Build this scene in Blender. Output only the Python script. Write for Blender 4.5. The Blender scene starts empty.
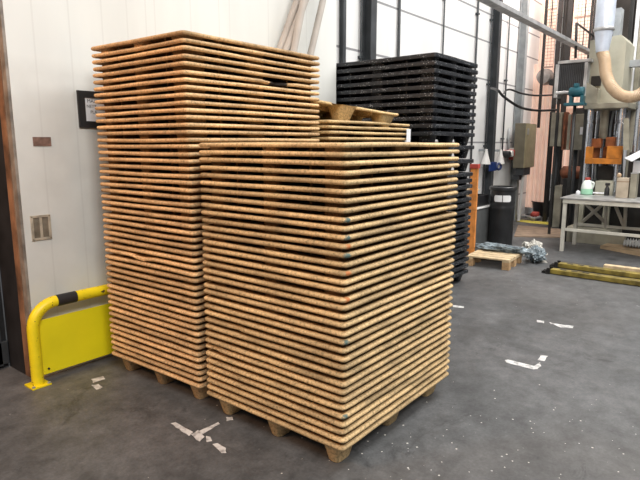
import bpy, bmesh, math, random
from mathutils import Vector, Matrix, noise

random.seed(7)
COL = bpy.context.scene.collection
PI = math.pi

# ------------------------------------------------------------------ camera
F_PX, HORIZON, VP_U, EYE = 550.0, 143.0, 765.0, 1.59
pitch = math.atan((240 - HORIZON) / F_PX)
yaw = math.atan((VP_U - 320) / math.hypot(F_PX, 240 - HORIZON))
cam_d = bpy.data.cameras.new('camera')
cam = bpy.data.objects.new('camera', cam_d)
COL.objects.link(cam)
cam.location = (0, 0, EYE)
cam.rotation_euler = (PI / 2 - pitch, 0, yaw - PI / 2)
cam_d.sensor_width = 36
cam_d.lens = F_PX / 640 * 36
cam_d.clip_end = 200
bpy.context.scene.camera = cam

# survey helpers: where a sight line meets the floor or a plane of the hall
FH = Vector((math.cos(yaw), math.sin(yaw), 0))
RT = Vector((math.sin(yaw), -math.cos(yaw), 0))
FW = FH * math.cos(pitch) - Vector((0, 0, 1)) * math.sin(pitch)
UPV = FH * math.sin(pitch) + Vector((0, 0, 1)) * math.cos(pitch)
def sight(px, py): return FW + RT * ((px - 320) / F_PX) - UPV * ((py - 240) / F_PX)
EYEV = Vector((0, 0, EYE))
def onZ(px, py, z=0.0):
    r = sight(px, py); return EYEV + r * ((z - EYE) / r.z)
def onY(px, py, y):
    r = sight(px, py); return EYEV + r * (y / r.y)
def onX(px, py, x):
    r = sight(px, py); return EYEV + r * (x / r.x)
def rectX(x0, y0, x1, y1, X):
    a = onX(x0, (y0 + y1) / 2, X); b = onX(x1, (y0 + y1) / 2, X)
    t = onX((x0 + x1) / 2, y0, X); u = onX((x0 + x1) / 2, y1, X)
    return b.y, a.y, u.z, t.z
def rectY(x0, y0, x1, y1, Y):
    a = onY(x0, (y0 + y1) / 2, Y); b = onY(x1, (y0 + y1) / 2, Y)
    t = onY((x0 + x1) / 2, y0, Y); u = onY((x0 + x1) / 2, y1, Y)
    return a.x, b.x, u.z, t.z

# ------------------------------------------------------------------ materials
def new_mat(name):
    m = bpy.data.materials.new(name); m.use_nodes = True
    nt = m.node_tree
    return m, nt, nt.nodes['Principled BSDF'], nt.nodes, nt.links

def ramp(ns, stops):
    r = ns.new('ShaderNodeValToRGB')
    while len(r.color_ramp.elements) < len(stops): r.color_ramp.elements.new(0.5)
    for e, (p, c) in zip(r.color_ramp.elements, stops):
        e.position = p; e.color = (*c, 1) if len(c) == 3 else c
    return r

def plain(name, col, rough=0.6, metal=0.0, var=0.12, scale=6.0, bump=0.0, spec=0.5):
    m, nt, b, ns, lk = new_mat(name)
    tc = ns.new('ShaderNodeTexCoord'); nz = ns.new('ShaderNodeTexNoise')
    nz.inputs['Scale'].default_value = scale; nz.inputs['Detail'].default_value = 6
    lk.new(tc.outputs['Object'], nz.inputs['Vector'])
    lo = tuple(c * (1 - var * 1.6) for c in col); hi = tuple(min(1, c * (1 + var)) for c in col)
    r = ramp(ns, [(0.3, lo), (0.65, hi)])
    lk.new(nz.outputs['Fac'], r.inputs['Fac']); lk.new(r.outputs['Color'], b.inputs['Base Color'])
    b.inputs['Roughness'].default_value = rough; b.inputs['Metallic'].default_value = metal
    b.inputs['Specular IOR Level'].default_value = spec
    if bump:
        bp = ns.new('ShaderNodeBump'); bp.inputs['Strength'].default_value = bump; bp.inputs['Distance'].default_value = 0.01
        lk.new(nz.outputs['Fac'], bp.inputs['Height']); lk.new(bp.outputs['Normal'], b.inputs['Normal'])
    return m

def pressed_wood(name, base, mark=None, mark_at=None, mark_r=0.035):
    """compressed wood chips: short bright and dark flecks over tan"""
    m, nt, b, ns, lk = new_mat(name)
    tc = ns.new('ShaderNodeTexCoord'); oi = ns.new('ShaderNodeObjectInfo')
    add = ns.new('ShaderNodeVectorMath'); add.operation = 'ADD'
    mul = ns.new('ShaderNodeVectorMath'); mul.operation = 'SCALE'
    mul.inputs['Scale'].default_value = 1.0
    comb = ns.new('ShaderNodeCombineXYZ')
    sc = ns.new('ShaderNodeMath'); sc.operation = 'MULTIPLY'; sc.inputs[1].default_value = 37.0
    lk.new(oi.outputs['Random'], sc.inputs[0])
    for i in range(3): lk.new(sc.outputs[0], comb.inputs[i])
    lk.new(tc.outputs['Object'], add.inputs[0]); lk.new(comb.outputs[0], add.inputs[1])
    n1 = ns.new('ShaderNodeTexNoise'); n1.inputs['Scale'].default_value = 75; n1.inputs['Detail'].default_value = 5; n1.inputs['Roughness'].default_value = 0.7
    n2 = ns.new('ShaderNodeTexNoise'); n2.inputs['Scale'].default_value = 3.5; n2.inputs['Detail'].default_value = 4
    vo = ns.new('ShaderNodeTexVoronoi'); vo.inputs['Scale'].default_value = 60
    for n in (n1, n2, vo): lk.new(add.outputs[0], n.inputs['Vector'])
    dk = tuple(c * 0.48 for c in base); li = tuple(min(1, c * 1.32) for c in base)
    r1 = ramp(ns, [(0.34, dk), (0.47, base), (0.66, li)])
    lk.new(n1.outputs['Fac'], r1.inputs['Fac'])
    # broad tone change along each pallet
    r2 = ramp(ns, [(0.3, (0.62, 0.60, 0.58)), (0.62, (1.10, 1.06, 1.0))])
    lk.new(n2.outputs['Fac'], r2.inputs['Fac'])
    mx = ns.new('ShaderNodeMix'); mx.data_type = 'RGBA'; mx.blend_type = 'MULTIPLY'; mx.inputs[0].default_value = 1
    lk.new(r1.outputs['Color'], mx.inputs[6]); lk.new(r2.outputs['Color'], mx.inputs[7])
    # dark chips
    r3 = ramp(ns, [(0.05, (0.12, 0.07, 0.035)), (0.16, (1, 1, 1))])
    lk.new(vo.outputs['Distance'], r3.inputs['Fac'])
    mx2 = ns.new('ShaderNodeMix'); mx2.data_type = 'RGBA'; mx2.blend_type = 'MULTIPLY'; mx2.inputs[0].default_value = 0.45
    lk.new(mx.outputs[2], mx2.inputs[6]); lk.new(r3.outputs['Color'], mx2.inputs[7])
    # whole-pallet tone
    hs = ns.new('ShaderNodeHueSaturation')
    mr = ns.new('ShaderNodeMapRange'); mr.inputs['To Min'].default_value = 0.84; mr.inputs['To Max'].default_value = 1.12
    lk.new(oi.outputs['Random'], mr.inputs['Value']); lk.new(mr.outputs[0], hs.inputs['Value'])
    lk.new(mx2.outputs[2], hs.inputs['Color'])
    out = hs.outputs['Color']
    if mark:
        d = ns.new('ShaderNodeVectorMath'); d.operation = 'DISTANCE'; d.inputs[1].default_value = mark_at
        lk.new(tc.outputs['Object'], d.inputs[0])
        ad = ns.new('ShaderNodeMath'); ad.operation = 'MULTIPLY_ADD'; ad.inputs[1].default_value = 0.05; 
        lk.new(n1.outputs['Fac'], ad.inputs[0]); lk.new(d.outputs['Value'], ad.inputs[2])
        rr = ramp(ns, [(mark_r + 0.022, (1, 1, 1)), (mark_r + 0.034, (0, 0, 0))])
        lk.new(ad.outputs[0], rr.inputs['Fac'])
        mk = ns.new('ShaderNodeMix'); mk.data_type = 'RGBA'
        lk.new(rr.outputs['Color'], mk.inputs[0]); lk.new(out, mk.inputs[6]); mk.inputs[7].default_value = (*mark, 1)
        out = mk.outputs[2]
    lk.new(out, b.inputs['Base Color'])
    b.inputs['Roughness'].default_value = 0.72
    b.inputs['Specular IOR Level'].default_value = 0.3
    bp = ns.new('ShaderNodeBump'); bp.inputs['Strength'].default_value = 0.35; bp.inputs['Distance'].default_value = 0.004
    lk.new(n1.outputs['Fac'], bp.inputs['Height']); lk.new(bp.outputs['Normal'], b.inputs['Normal'])
    return m

FRONT, TALL = (0.60, 0.44, 0.24), (0.64, 0.44, 0.24)
M = {}
M['wood_front'] = pressed_wood('pressed_wood_front', FRONT)
M['wood_tall'] = pressed_wood('pressed_wood_tall', TALL)
M['wood_inner_shade'] = pressed_wood('pressed_wood_inner_shade', (0.27, 0.165, 0.075))  # nested parts: shade between pallets put into the wood colour
M['wood_far'] = pressed_wood('pressed_wood_far', (0.60, 0.44, 0.23))

def black_plastic():
    m, nt, b, ns, lk = new_mat('black_recycled_plastic')
    tc = ns.new('ShaderNodeTexCoord'); oi = ns.new('ShaderNodeObjectInfo')
    add = ns.new('ShaderNodeVectorMath'); add.operation = 'ADD'
    comb = ns.new('ShaderNodeCombineXYZ'); sc = ns.new('ShaderNodeMath'); sc.operation = 'MULTIPLY'; sc.inputs[1].default_value = 21.0
    lk.new(oi.outputs['Random'], sc.inputs[0])
    for i in range(3): lk.new(sc.outputs[0], comb.inputs[i])
    lk.new(tc.outputs['Object'], add.inputs[0]); lk.new(comb.outputs[0], add.inputs[1])
    vo = ns.new('ShaderNodeTexVoronoi'); vo.inputs['Scale'].default_value = 55
    n = ns.new('ShaderNodeTexNoise'); n.inputs['Scale'].default_value = 5; n.inputs['Detail'].default_value = 4
    lk.new(add.outputs[0], vo.inputs['Vector']); lk.new(add.outputs[0], n.inputs['Vector'])
    r = ramp(ns, [(0.17, (0.42, 0.44, 0.46)), (0.27, (0.010, 0.012, 0.016))])
    lk.new(vo.outputs['Distance'], r.inputs['Fac'])
    r2 = ramp(ns, [(0.38, (0, 0, 0)), (0.56, (1, 1, 1))])
    lk.new(n.outputs['Fac'], r2.inputs['Fac'])
    mx = ns.new('ShaderNodeMix'); mx.data_type = 'RGBA'
    lk.new(r2.outputs['Color'], mx.inputs[0]); mx.inputs[6].default_value = (0.010, 0.012, 0.016, 1); lk.new(r.outputs['Color'], mx.inputs[7])
    lk.new(mx.outputs[2], b.inputs['Base Color'])
    b.inputs['Roughness'].default_value = 0.5
    return m
M['black_pallet'] = black_plastic()

def concrete():
    m, nt, b, ns, lk = new_mat('grey_concrete_floor')
    tc = ns.new('ShaderNodeTexCoord')
    def nz(s, d=6, ro=0.55, dist=0.0):
        n = ns.new('ShaderNodeTexNoise'); n.inputs['Scale'].default_value = s; n.inputs['Detail'].default_value = d
        n.inputs['Roughness'].default_value = ro; n.inputs['Distortion'].default_value = dist
        lk.new(tc.outputs['Object'], n.inputs['Vector']); return n
    n1 = nz(0.9, 8, 0.6, 0.4); n2 = nz(7, 8, 0.7); n3 = nz(60, 4, 0.7)
    r1 = ramp(ns, [(0.28, (0.056, 0.057, 0.058)), (0.5, (0.104, 0.106, 0.108)), (0.72, (0.16, 0.162, 0.165))])
    lk.new(n1.outputs['Fac'], r1.inputs['Fac'])
    r2 = ramp(ns, [(0.33, (0.62, 0.62, 0.62)), (0.68, (1.25, 1.25, 1.25))]); lk.new(n2.outputs['Fac'], r2.inputs['Fac'])
    r3 = ramp(ns, [(0.3, (0.8, 0.8, 0.8)), (0.7, (1.15, 1.15, 1.15))]); lk.new(n3.outputs['Fac'], r3.inputs['Fac'])
    def mul(a, c):
        x = ns.new('ShaderNodeMix'); x.data_type = 'RGBA'; x.blend_type = 'MULTIPLY'; x.inputs[0].default_value = 1
        lk.new(a, x.inputs[6]); lk.new(c, x.inputs[7]); return x.outputs[2]
    c = mul(mul(r1.outputs['Color'], r2.outputs['Color']), r3.outputs['Color'])
    # brownish tyre dirt in patches
    n4 = nz(0.6, 5, 0.6, 0.8); r4 = ramp(ns, [(0.45, (0, 0, 0)), (0.7, (0.35, 0.35, 0.35))]); lk.new(n4.outputs['Fac'], r4.inputs['Fac'])
    x = ns.new('ShaderNodeMix'); x.data_type = 'RGBA'; lk.new(r4.outputs['Color'], x.inputs[0]); lk.new(c, x.inputs[6])
    x.inputs[7].default_value = (0.082, 0.072, 0.062, 1); c = x.outputs[2]
    # scattered dark scuffs
    n6 = nz(2.6, 9, 0.75, 1.2); r6 = ramp(ns, [(0.30, (0.45, 0.45, 0.45)), (0.42, (1, 1, 1))]); lk.new(n6.outputs['Fac'], r6.inputs['Fac'])
    c = mul(c, r6.outputs['Color'])
    # pale chips and specks of dropped material
    vo = ns.new('ShaderNodeTexVoronoi'); vo.inputs['Scale'].default_value = 13; vo.inputs['Randomness'].default_value = 1
    lk.new(tc.outputs['Object'], vo.inputs['Vector'])
    sep = ns.new('ShaderNodeSeparateColor'); lk.new(vo.outputs['Color'], sep.inputs[0])
    rad = ns.new('ShaderNodeMath'); rad.operation = 'MULTIPLY'; rad.inputs[1].default_value = 0.075; lk.new(sep.outputs[0], rad.inputs[0])
    lt = ns.new('ShaderNodeMath'); lt.operation = 'LESS_THAN'; lk.new(vo.outputs['Distance'], lt.inputs[0]); lk.new(rad.outputs[0], lt.inputs[1])
    n5 = nz(0.55, 3); gt = ramp(ns, [(0.42, (0, 0, 0)), (0.6, (1, 1, 1))]); lk.new(n5.outputs['Fac'], gt.inputs['Fac'])
    mm = ns.new('ShaderNodeMath'); mm.operation = 'MULTIPLY'; lk.new(lt.outputs[0], mm.inputs[0]); lk.new(gt.outputs['Color'], mm.inputs[1])
    x = ns.new('ShaderNodeMix'); x.data_type = 'RGBA'; lk.new(mm.outputs[0], x.inputs[0]); lk.new(c, x.inputs[6]); x.inputs[7].default_value = (0.62, 0.62, 0.6, 1)
    c = x.outputs[2]
    # sawdust and flakes thickest on the aisle side of the stacks
    v2 = ns.new('ShaderNodeTexVoronoi'); v2.inputs['Scale'].default_value = 26; lk.new(tc.outputs['Object'], v2.inputs['Vector'])
    s2 = ns.new('ShaderNodeSeparateColor'); lk.new(v2.outputs['Color'], s2.inputs[0])
    p2 = ns.new('ShaderNodeMath'); p2.operation = 'POWER'; p2.inputs[1].default_value = 1.5; lk.new(s2.outputs[0], p2.inputs[0])
    m2 = ns.new('ShaderNodeMath'); m2.operation = 'MULTIPLY'; m2.inputs[1].default_value = 0.15; lk.new(p2.outputs[0], m2.inputs[0])
    l2 = ns.new('ShaderNodeMath'); l2.operation = 'LESS_THAN'; lk.new(v2.outputs['Distance'], l2.inputs[0]); lk.new(m2.outputs[0], l2.inputs[1])
    dd = ns.new('ShaderNodeVectorMath'); dd.operation = 'DISTANCE'; dd.inputs[1].default_value = (2.35, 1.05, 0); lk.new(tc.outputs['Object'], dd.inputs[0])
    fm_ = ns.new('ShaderNodeMapRange'); fm_.inputs['From Min'].default_value = 1.5; fm_.inputs['From Max'].default_value = 0.5; lk.new(dd.outputs['Value'], fm_.inputs['Value'])
    gg = ns.new('ShaderNodeMath'); gg.operation = 'GREATER_THAN'; lk.new(fm_.outputs[0], gg.inputs[0]); lk.new(s2.outputs[1], gg.inputs[1])
    ml = ns.new('ShaderNodeMath'); ml.operation = 'MULTIPLY'; lk.new(l2.outputs[0], ml.inputs[0]); lk.new(gg.outputs[0], ml.inputs[1])
    x = ns.new('ShaderNodeMix'); x.data_type = 'RGBA'; lk.new(ml.outputs[0], x.inputs[0]); lk.new(c, x.inputs[6]); x.inputs[7].default_value = (0.6, 0.58, 0.53, 1)
    lk.new(x.outputs[2], b.inputs['Base Color'])
    rr = ramp(ns, [(0.3, (0.62, 0.62, 0.62)), (0.7, (0.42, 0.42, 0.42))]); lk.new(n1.outputs['Fac'], rr.inputs['Fac'])
    lk.new(rr.outputs['Color'], b.inputs['Roughness'])
    b.inputs['Specular IOR Level'].default_value = 0.4
    bp = ns.new('ShaderNodeBump'); bp.inputs['Strength'].default_value = 0.15; bp.inputs['Distance'].default_value = 0.004
    lk.new(n2.outputs['Fac'], bp.inputs['Height']); lk.new(bp.outputs['Normal'], b.inputs['Normal'])
    return m
M['floor'] = concrete()

def panel_wall(name, base, vx, hz, dirt_z=None, line=(0.40, 0.40, 0.40), w=0.007, soft=0.5):
    """sheet-clad wall; seams at world x in vx and heights in hz (object origin kept at the world origin)"""
    m, nt, b, ns, lk = new_mat(name)
    geo = ns.new('ShaderNodeNewGeometry'); sep = ns.new('ShaderNodeSeparateXYZ'); lk.new(geo.outputs['Position'], sep.inputs[0])
    n = ns.new('ShaderNodeTexNoise'); n.inputs['Scale'].default_value = 1.6; n.inputs['Detail'].default_value = 7
    mp = ns.new('ShaderNodeMapping'); mp.inputs['Scale'].default_value = (1.6, 1, 0.35); lk.new(geo.outputs['Position'], mp.inputs[0]); lk.new(mp.outputs[0], n.inputs['Vector'])
    r = ramp(ns, [(0.3, tuple(c * 0.9 for c in base)), (0.6, base)]); lk.new(n.outputs['Fac'], r.inputs['Fac'])
    cur = r.outputs['Color']
    def dark(fac_socket, col, amount):
        nonlocal cur
        x = ns.new('ShaderNodeMix'); x.data_type = 'RGBA'
        f = ns.new('ShaderNodeMath'); f.operation = 'MULTIPLY'; f.inputs[1].default_value = amount; lk.new(fac_socket, f.inputs[0])
        lk.new(f.outputs[0], x.inputs[0]); lk.new(cur, x.inputs[6]); x.inputs[7].default_value = (*col, 1); cur = x.outputs[2]
    for axis, vals in ((0, vx), (2, hz)):
        for v in vals:
            c = ns.new('ShaderNodeMath'); c.operation = 'COMPARE'; c.inputs[1].default_value = v; c.inputs[2].default_value = w
            lk.new(sep.outputs[axis], c.inputs[0]); dark(c.outputs[0], line, soft)
    if dirt_z:
        mr = ns.new('ShaderNodeMapRange'); mr.inputs['From Min'].default_value = dirt_z + 0.05; mr.inputs['From Max'].default_value = dirt_z - 0.05
        lk.new(sep.outputs[2], mr.inputs['Value'])
        n3 = ns.new('ShaderNodeTexNoise'); n3.inputs['Scale'].default_value = 4; n3.inputs['Detail'].default_value = 8; lk.new(geo.outputs['Position'], n3.inputs['Vector'])
        r3 = ramp(ns, [(0.35, (0.35, 0.35, 0.35)), (0.7, (1, 1, 1))]); lk.new(n3.outputs['Fac'], r3.inputs['Fac'])
        mu = ns.new('ShaderNodeMath'); mu.operation = 'MULTIPLY'; lk.new(mr.outputs[0], mu.inputs[0]); lk.new(r3.outputs['Color'], mu.inputs[1])
        dark(mu.outputs[0], (0.46, 0.46, 0.44), 0.42)
    lk.new(cur, b.inputs['Base Color']); b.inputs['Roughness'].default_value = 0.5
    b.inputs['Specular IOR Level'].default_value = 0.3
    return m

M['white_wall'] = panel_wall('white_panel_wall', (0.76, 0.775, 0.75), (1.74, 1.98, 2.22, 2.42, 2.58, 2.66, 3.0, 3.3, 3.42, 3.9, 4.45), (), 2.09, (0.55, 0.55, 0.53), 0.006, 0.28)
M['clad_wall'] = panel_wall('white_cladding_wall', (0.80, 0.80, 0.79), (), (0.5, 1.6, 2.71, 3.36, 3.83, 4.5), None, (0.16, 0.16, 0.17), 0.014, 0.8)
M['dark_wall'] = plain('dark_hall_wall', (0.055, 0.05, 0.045), 0.9, var=0.4, scale=1.2)
M['side_wall'] = plain('grey_hall_wall', (0.45, 0.44, 0.42), 0.9, var=0.1, scale=1.2)
M['dark_door'] = plain('dark_door', (0.018, 0.018, 0.02), 0.6, var=0.3)
M['jamb_grey'] = plain('jamb_grey', (0.25, 0.22, 0.19), 0.6, var=0.3, scale=9)
M['jamb_rust'] = plain('jamb_rust', (0.25, 0.13, 0.07), 0.7, var=0.45, scale=5)
M['steel_dark'] = plain('dark_painted_steel', (0.045, 0.05, 0.055), 0.5, var=0.2)
M['steel_grey'] = plain('grey_painted_steel', (0.30, 0.32, 0.33), 0.5, var=0.15)
M['galv'] = plain('galvanised_steel', (0.42, 0.42, 0.42), 0.45, 0.4, var=0.2)
M['black'] = plain('black_plastic', (0.018, 0.018, 0.02), 0.45, var=0.2)
M['bin_black'] = plain('black_bin_metal', (0.022, 0.023, 0.025), 0.38, var=0.2)
def chipped_yellow():
    m = plain('chipped_yellow_paint', (0.88, 0.70, 0.012), 0.4, var=0.06, scale=12)
    nt = m.node_tree; ns, lk = nt.nodes, nt.links; b = ns['Principled BSDF']
    src = b.inputs['Base Color'].links[0].from_socket
    tc = ns.new('ShaderNodeTexCoord'); n = ns.new('ShaderNodeTexNoise'); n.inputs['Scale'].default_value = 34; n.inputs['Detail'].default_value = 3; n.inputs['Distortion'].default_value = 0.6
    lk.new(tc.outputs['Object'], n.inputs['Vector'])
    r = ramp(ns, [(0.66, (0, 0, 0)), (0.68, (1, 1, 1))]); lk.new(n.outputs['Fac'], r.inputs['Fac'])
    x = ns.new('ShaderNodeMix'); x.data_type = 'RGBA'; lk.new(r.outputs['Color'], x.inputs[0]); lk.new(src, x.inputs[6]); x.inputs[7].default_value = (0.10, 0.075, 0.03, 1)
    lk.new(x.outputs[2], b.inputs['Base Color']); return m
M['yellow'] = chipped_yellow()
M['yellow_plate'] = plain('yellow_plate', (0.90, 0.76, 0.01), 0.5, var=0.05, scale=3)
M['paper'] = plain('white_paper', (0.82, 0.83, 0.86), 0.7, var=0.03)
M['ink'] = plain('grey_ink', (0.12, 0.12, 0.13), 0.7, var=0.02)
M['brown_plate'] = plain('brown_plate', (0.20, 0.12, 0.095), 0.5, var=0.3, scale=30)
M['bronze'] = plain('worn_beige_metal', (0.50, 0.46, 0.38), 0.4, 0.3, var=0.2, scale=20)
M['bronze_dark'] = plain('worn_metal_recess', (0.20, 0.17, 0.13), 0.5, 0.2, var=0.2, scale=20)
M['tube'] = plain('grey_cardboard_tube', (0.47, 0.43, 0.39), 0.7, var=0.08, scale=4)
M['orange'] = plain('orange_painted_wood', (0.72, 0.27, 0.065), 0.6, var=0.2, scale=12)
M['red'] = plain('red_cap', (0.42, 0.06, 0.045), 0.5, var=0.2)
M['pine'] = plain('pine_wood', (0.60, 0.46, 0.28), 0.7, var=0.18, scale=14)
M['pine_dark'] = plain('cut_pine_end', (0.52, 0.33, 0.17), 0.7, var=0.18, scale=30)
M['film_blue'] = plain('blue_grey_plastic_film', (0.22, 0.265, 0.29), 0.25, var=0.5, scale=12)
M['film_white'] = plain('clear_white_film', (0.52, 0.50, 0.45), 0.3, var=0.3, scale=22)
M['label_white'] = plain('white_sticker', (0.80, 0.80, 0.80), 0.5, var=0.02)
M['cab_grey'] = plain('grey_cabinet', (0.10, 0.105, 0.105), 0.5, var=0.15)
M['white_edge'] = plain('white_edge', (0.66, 0.66, 0.64), 0.5, var=0.06)
M['khaki'] = plain('khaki_enclosure', (0.36, 0.31, 0.19), 0.4, var=0.1)
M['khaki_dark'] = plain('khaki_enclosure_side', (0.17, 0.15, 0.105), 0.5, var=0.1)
M['blue'] = plain('blue_paint', (0.012, 0.035, 0.15), 0.4, var=0.2)
M['pink'] = plain('pink_curtain', (0.93, 0.74, 0.65), 0.55, var=0.08, scale=2)
b_ = M['pink'].node_tree.nodes['Principled BSDF']          # glow added to the curtain, standing in for light shining through
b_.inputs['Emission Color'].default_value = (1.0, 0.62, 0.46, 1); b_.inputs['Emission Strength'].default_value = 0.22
M['mesh'] = plain('brown_mesh', (0.36, 0.25, 0.20), 0.7, var=0.2)
M['cage_post'] = plain('dark_cage_post', (0.018, 0.015, 0.014), 0.6, var=0.3)
M['rust'] = plain('rust_brown', (0.25, 0.085, 0.04), 0.7, var=0.35, scale=9)
M['beige'] = plain('beige_machine_paint', (0.42, 0.405, 0.32), 0.45, var=0.1, scale=4)
M['beige_dark'] = plain('dirty_beige_paint', (0.32, 0.30, 0.235), 0.5, var=0.2, scale=5)
M['chrome'] = plain('bright_steel', (0.62, 0.65, 0.70), 0.22, 0.9, var=0.1)
M['duct'] = plain('duct_metal', (0.62, 0.68, 0.78), 0.35, 0.25, var=0.1, scale=5)
M['hose'] = plain('tan_hose', (0.50, 0.36, 0.23), 0.45, var=0.1)
M['orange_die'] = plain('orange_die_paint', (0.50, 0.17, 0.018), 0.5, var=0.2, scale=9)
M['orange_dark'] = plain('dark_orange_paint', (0.30, 0.085, 0.02), 0.6, var=0.3, scale=9)
M['teal'] = plain('teal_motor_paint', (0.006, 0.075, 0.10), 0.45, var=0.2)
M['machine_dark'] = plain('dark_metal_and_shade', (0.014, 0.013, 0.012), 0.5, var=0.4)  # dark metal parts, also the painted shade inside the press
M['table'] = plain('pale_table_paint', (0.60, 0.575, 0.50), 0.5, var=0.1)
M['table_top'] = plain('worn_steel_top', (0.40, 0.40, 0.39), 0.35, 0.3, var=0.2)
M['jug'] = plain('milky_plastic', (0.78, 0.84, 0.79), 0.4, var=0.04)
M['jug_green'] = plain('green_liquid', (0.38, 0.72, 0.50), 0.4, var=0.08)
M['beam'] = plain('olive_yellow_paint', (0.24, 0.18, 0.035), 0.5, var=0.35, scale=10)
M['board_brown'] = plain('brown_board', (0.28, 0.20, 0.14), 0.8, var=0.2)
M['cardboard'] = plain('tan_board', (0.50, 0.36, 0.22), 0.8, var=0.15)
M['sheet_grey'] = plain('grey_corrugated', (0.55, 0.54, 0.52), 0.5, var=0.1)
M['white_sheet'] = plain('white_sheet', (0.72, 0.73, 0.75), 0.4, var=0.06)
M['socket_white'] = plain('white_plastic', (0.72, 0.70, 0.67), 0.4, var=0.06)
M['carton'] = plain('carton', (0.45, 0.38, 0.29), 0.8, var=0.15)
M['wrap'] = plain('dull_grey_hood', (0.42, 0.38, 0.36), 0.5, var=0.2)

def worn_paint():
    m, nt, b, ns, lk = new_mat('worn_white_floor_paint')
    b.inputs['Base Color'].default_value = (0.62, 0.61, 0.59, 1); b.inputs['Roughness'].default_value = 0.7
    tc = ns.new('ShaderNodeTexCoord'); n = ns.new('ShaderNodeTexNoise'); n.inputs['Scale'].default_value = 22; n.inputs['Detail'].default_value = 4
    lk.new(tc.outputs['Object'], n.inputs['Vector'])
    r = ramp(ns, [(0.35, (0.34, 0.33, 0.32)), (0.55, (0.68, 0.67, 0.65))]); lk.new(n.outputs['Fac'], r.inputs['Fac'])
    lk.new(r.outputs['Color'], b.inputs['Base Color'])
    return m
M['floor_paint'] = worn_paint()
M['floor_yellow'] = plain('yellow_floor_line', (0.60, 0.52, 0.08), 0.6, var=0.2, scale=20)

# ------------------------------------------------------------------ mesh helpers
def BM(): return bmesh.new()

def add_box(bm, x0, x1, y0, y1, z0, z1, bevel=0.0, seg=2, mtx=None):
    r = bmesh.ops.create_cube(bm, size=1.0)
    vs = r['verts']
    for v in vs:
        v.co = Vector((x0 + (v.co.x + .5) * (x1 - x0), y0 + (v.co.y + .5) * (y1 - y0), z0 + (v.co.z + .5) * (z1 - z0)))
    if bevel:
        es = list({e for v in vs for e in v.link_edges})
        r2 = bmesh.ops.bevel(bm, geom=es, offset=bevel, segments=seg, affect='EDGES', profile=0.6)
        vs = list({v for f in r2['faces'] for v in f.verts} | {v for v in vs if v.is_valid})
    if mtx:
        for v in vs: v.co = mtx @ v.co
    return vs

def add_prism(bm, pts, d, mtx=None):
    """polygon pts extruded along vector d"""
    d = Vector(d)
    a = [bm.verts.new(Vector(p)) for p in pts]; b = [bm.verts.new(Vector(p) + d) for p in pts]
    n = len(pts)
    bm.faces.new(a); bm.faces.new(list(reversed(b)))
    for i in range(n): bm.faces.new((a[i], b[i], b[(i + 1) % n], a[(i + 1) % n]))
    bmesh.ops.recalc_face_normals(bm, faces=bm.faces[:])

def smooth_path(pts, k=6):
    P = [Vector(p) for p in pts]; out = []
    for i in range(len(P) - 1):
        p0 = P[max(i - 1, 0)]; p1 = P[i]; p2 = P[i + 1]; p3 = P[min(i + 2, len(P) - 1)]
        for j in range(k):
            t = j / k
            out.append(0.5 * ((2 * p1) + (-p0 + p2) * t + (2 * p0 - 5 * p1 + 4 * p2 - p3) * t * t + (-p0 + 3 * p1 - 3 * p2 + p3) * t ** 3))
    out.append(P[-1]); return out

def add_tube(bm, pts, r, n=10, cap=True):
    P = [Vector(p) for p in pts]
    rs = r if isinstance(r, (list, tuple)) else [r] * len(P)
    prev = None; rings = []
    for i, p in enumerate(P):
        t = (P[min(i + 1, len(P) - 1)] - P[max(i - 1, 0)]).normalized()
        if prev is None:
            ref = Vector((0, 0, 1)) if abs(t.z) < 0.9 else Vector((1, 0, 0))
            u = t.cross(ref).normalized()
        else:
            u = (prev - t * prev.dot(t)).normalized()
        prev = u; v = t.cross(u)
        rings.append([bm.verts.new(p + (u * math.cos(2 * PI * k / n) + v * math.sin(2 * PI * k / n)) * rs[i]) for k in range(n)])
    fs = []
    for a, b in zip(rings, rings[1:]):
        for k in range(n): fs.append(bm.faces.new((a[k], a[(k + 1) % n], b[(k + 1) % n], b[k])))
    for f in fs: f.smooth = True
    if cap:
        bm.faces.new(list(reversed(rings[0]))); bm.faces.new(rings[-1])
    bmesh.ops.recalc_face_normals(bm, faces=bm.faces[:])

def add_lathe(bm, prof, c, n=24, axis='z'):
    rings = []
    for r, h in prof:
        ring = []
        for k in range(n):
            a = 2 * PI * k / n
            q = (r * math.cos(a), r * math.sin(a), h)
            if axis == 'x': q = (h, q[0], q[1])
            if axis == 'y': q = (q[0], h, q[1])
            ring.append(bm.verts.new(Vector(c) + Vector(q)))
        rings.append(ring)
    for a, b in zip(rings, rings[1:]):
        for k in range(n):
            f = bm.faces.new((a[k], a[(k + 1) % n], b[(k + 1) % n], b[k])); f.smooth = True
    bm.faces.new(list(reversed(rings[0]))); bm.faces.new(rings[-1])
    bmesh.ops.recalc_face_normals(bm, faces=bm.faces[:])

def sharp(me, ang=0.7):
    bm = bmesh.new(); bm.from_mesh(me)
    for e in bm.edges:
        if len(e.link_faces) == 2: e.smooth = e.calc_face_angle(0) < ang
    bm.to_mesh(me); bm.free()

def mesh_from(name, bm):
    me = bpy.data.meshes.new(name); bm.to_mesh(me); bm.free(); sharp(me); return me

def world_loc(o):
    v = Vector((0, 0, 0))
    while o: v += o.location + o.matrix_parent_inverse.translation if o.parent else o.location; o = o.parent
    return v

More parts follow.
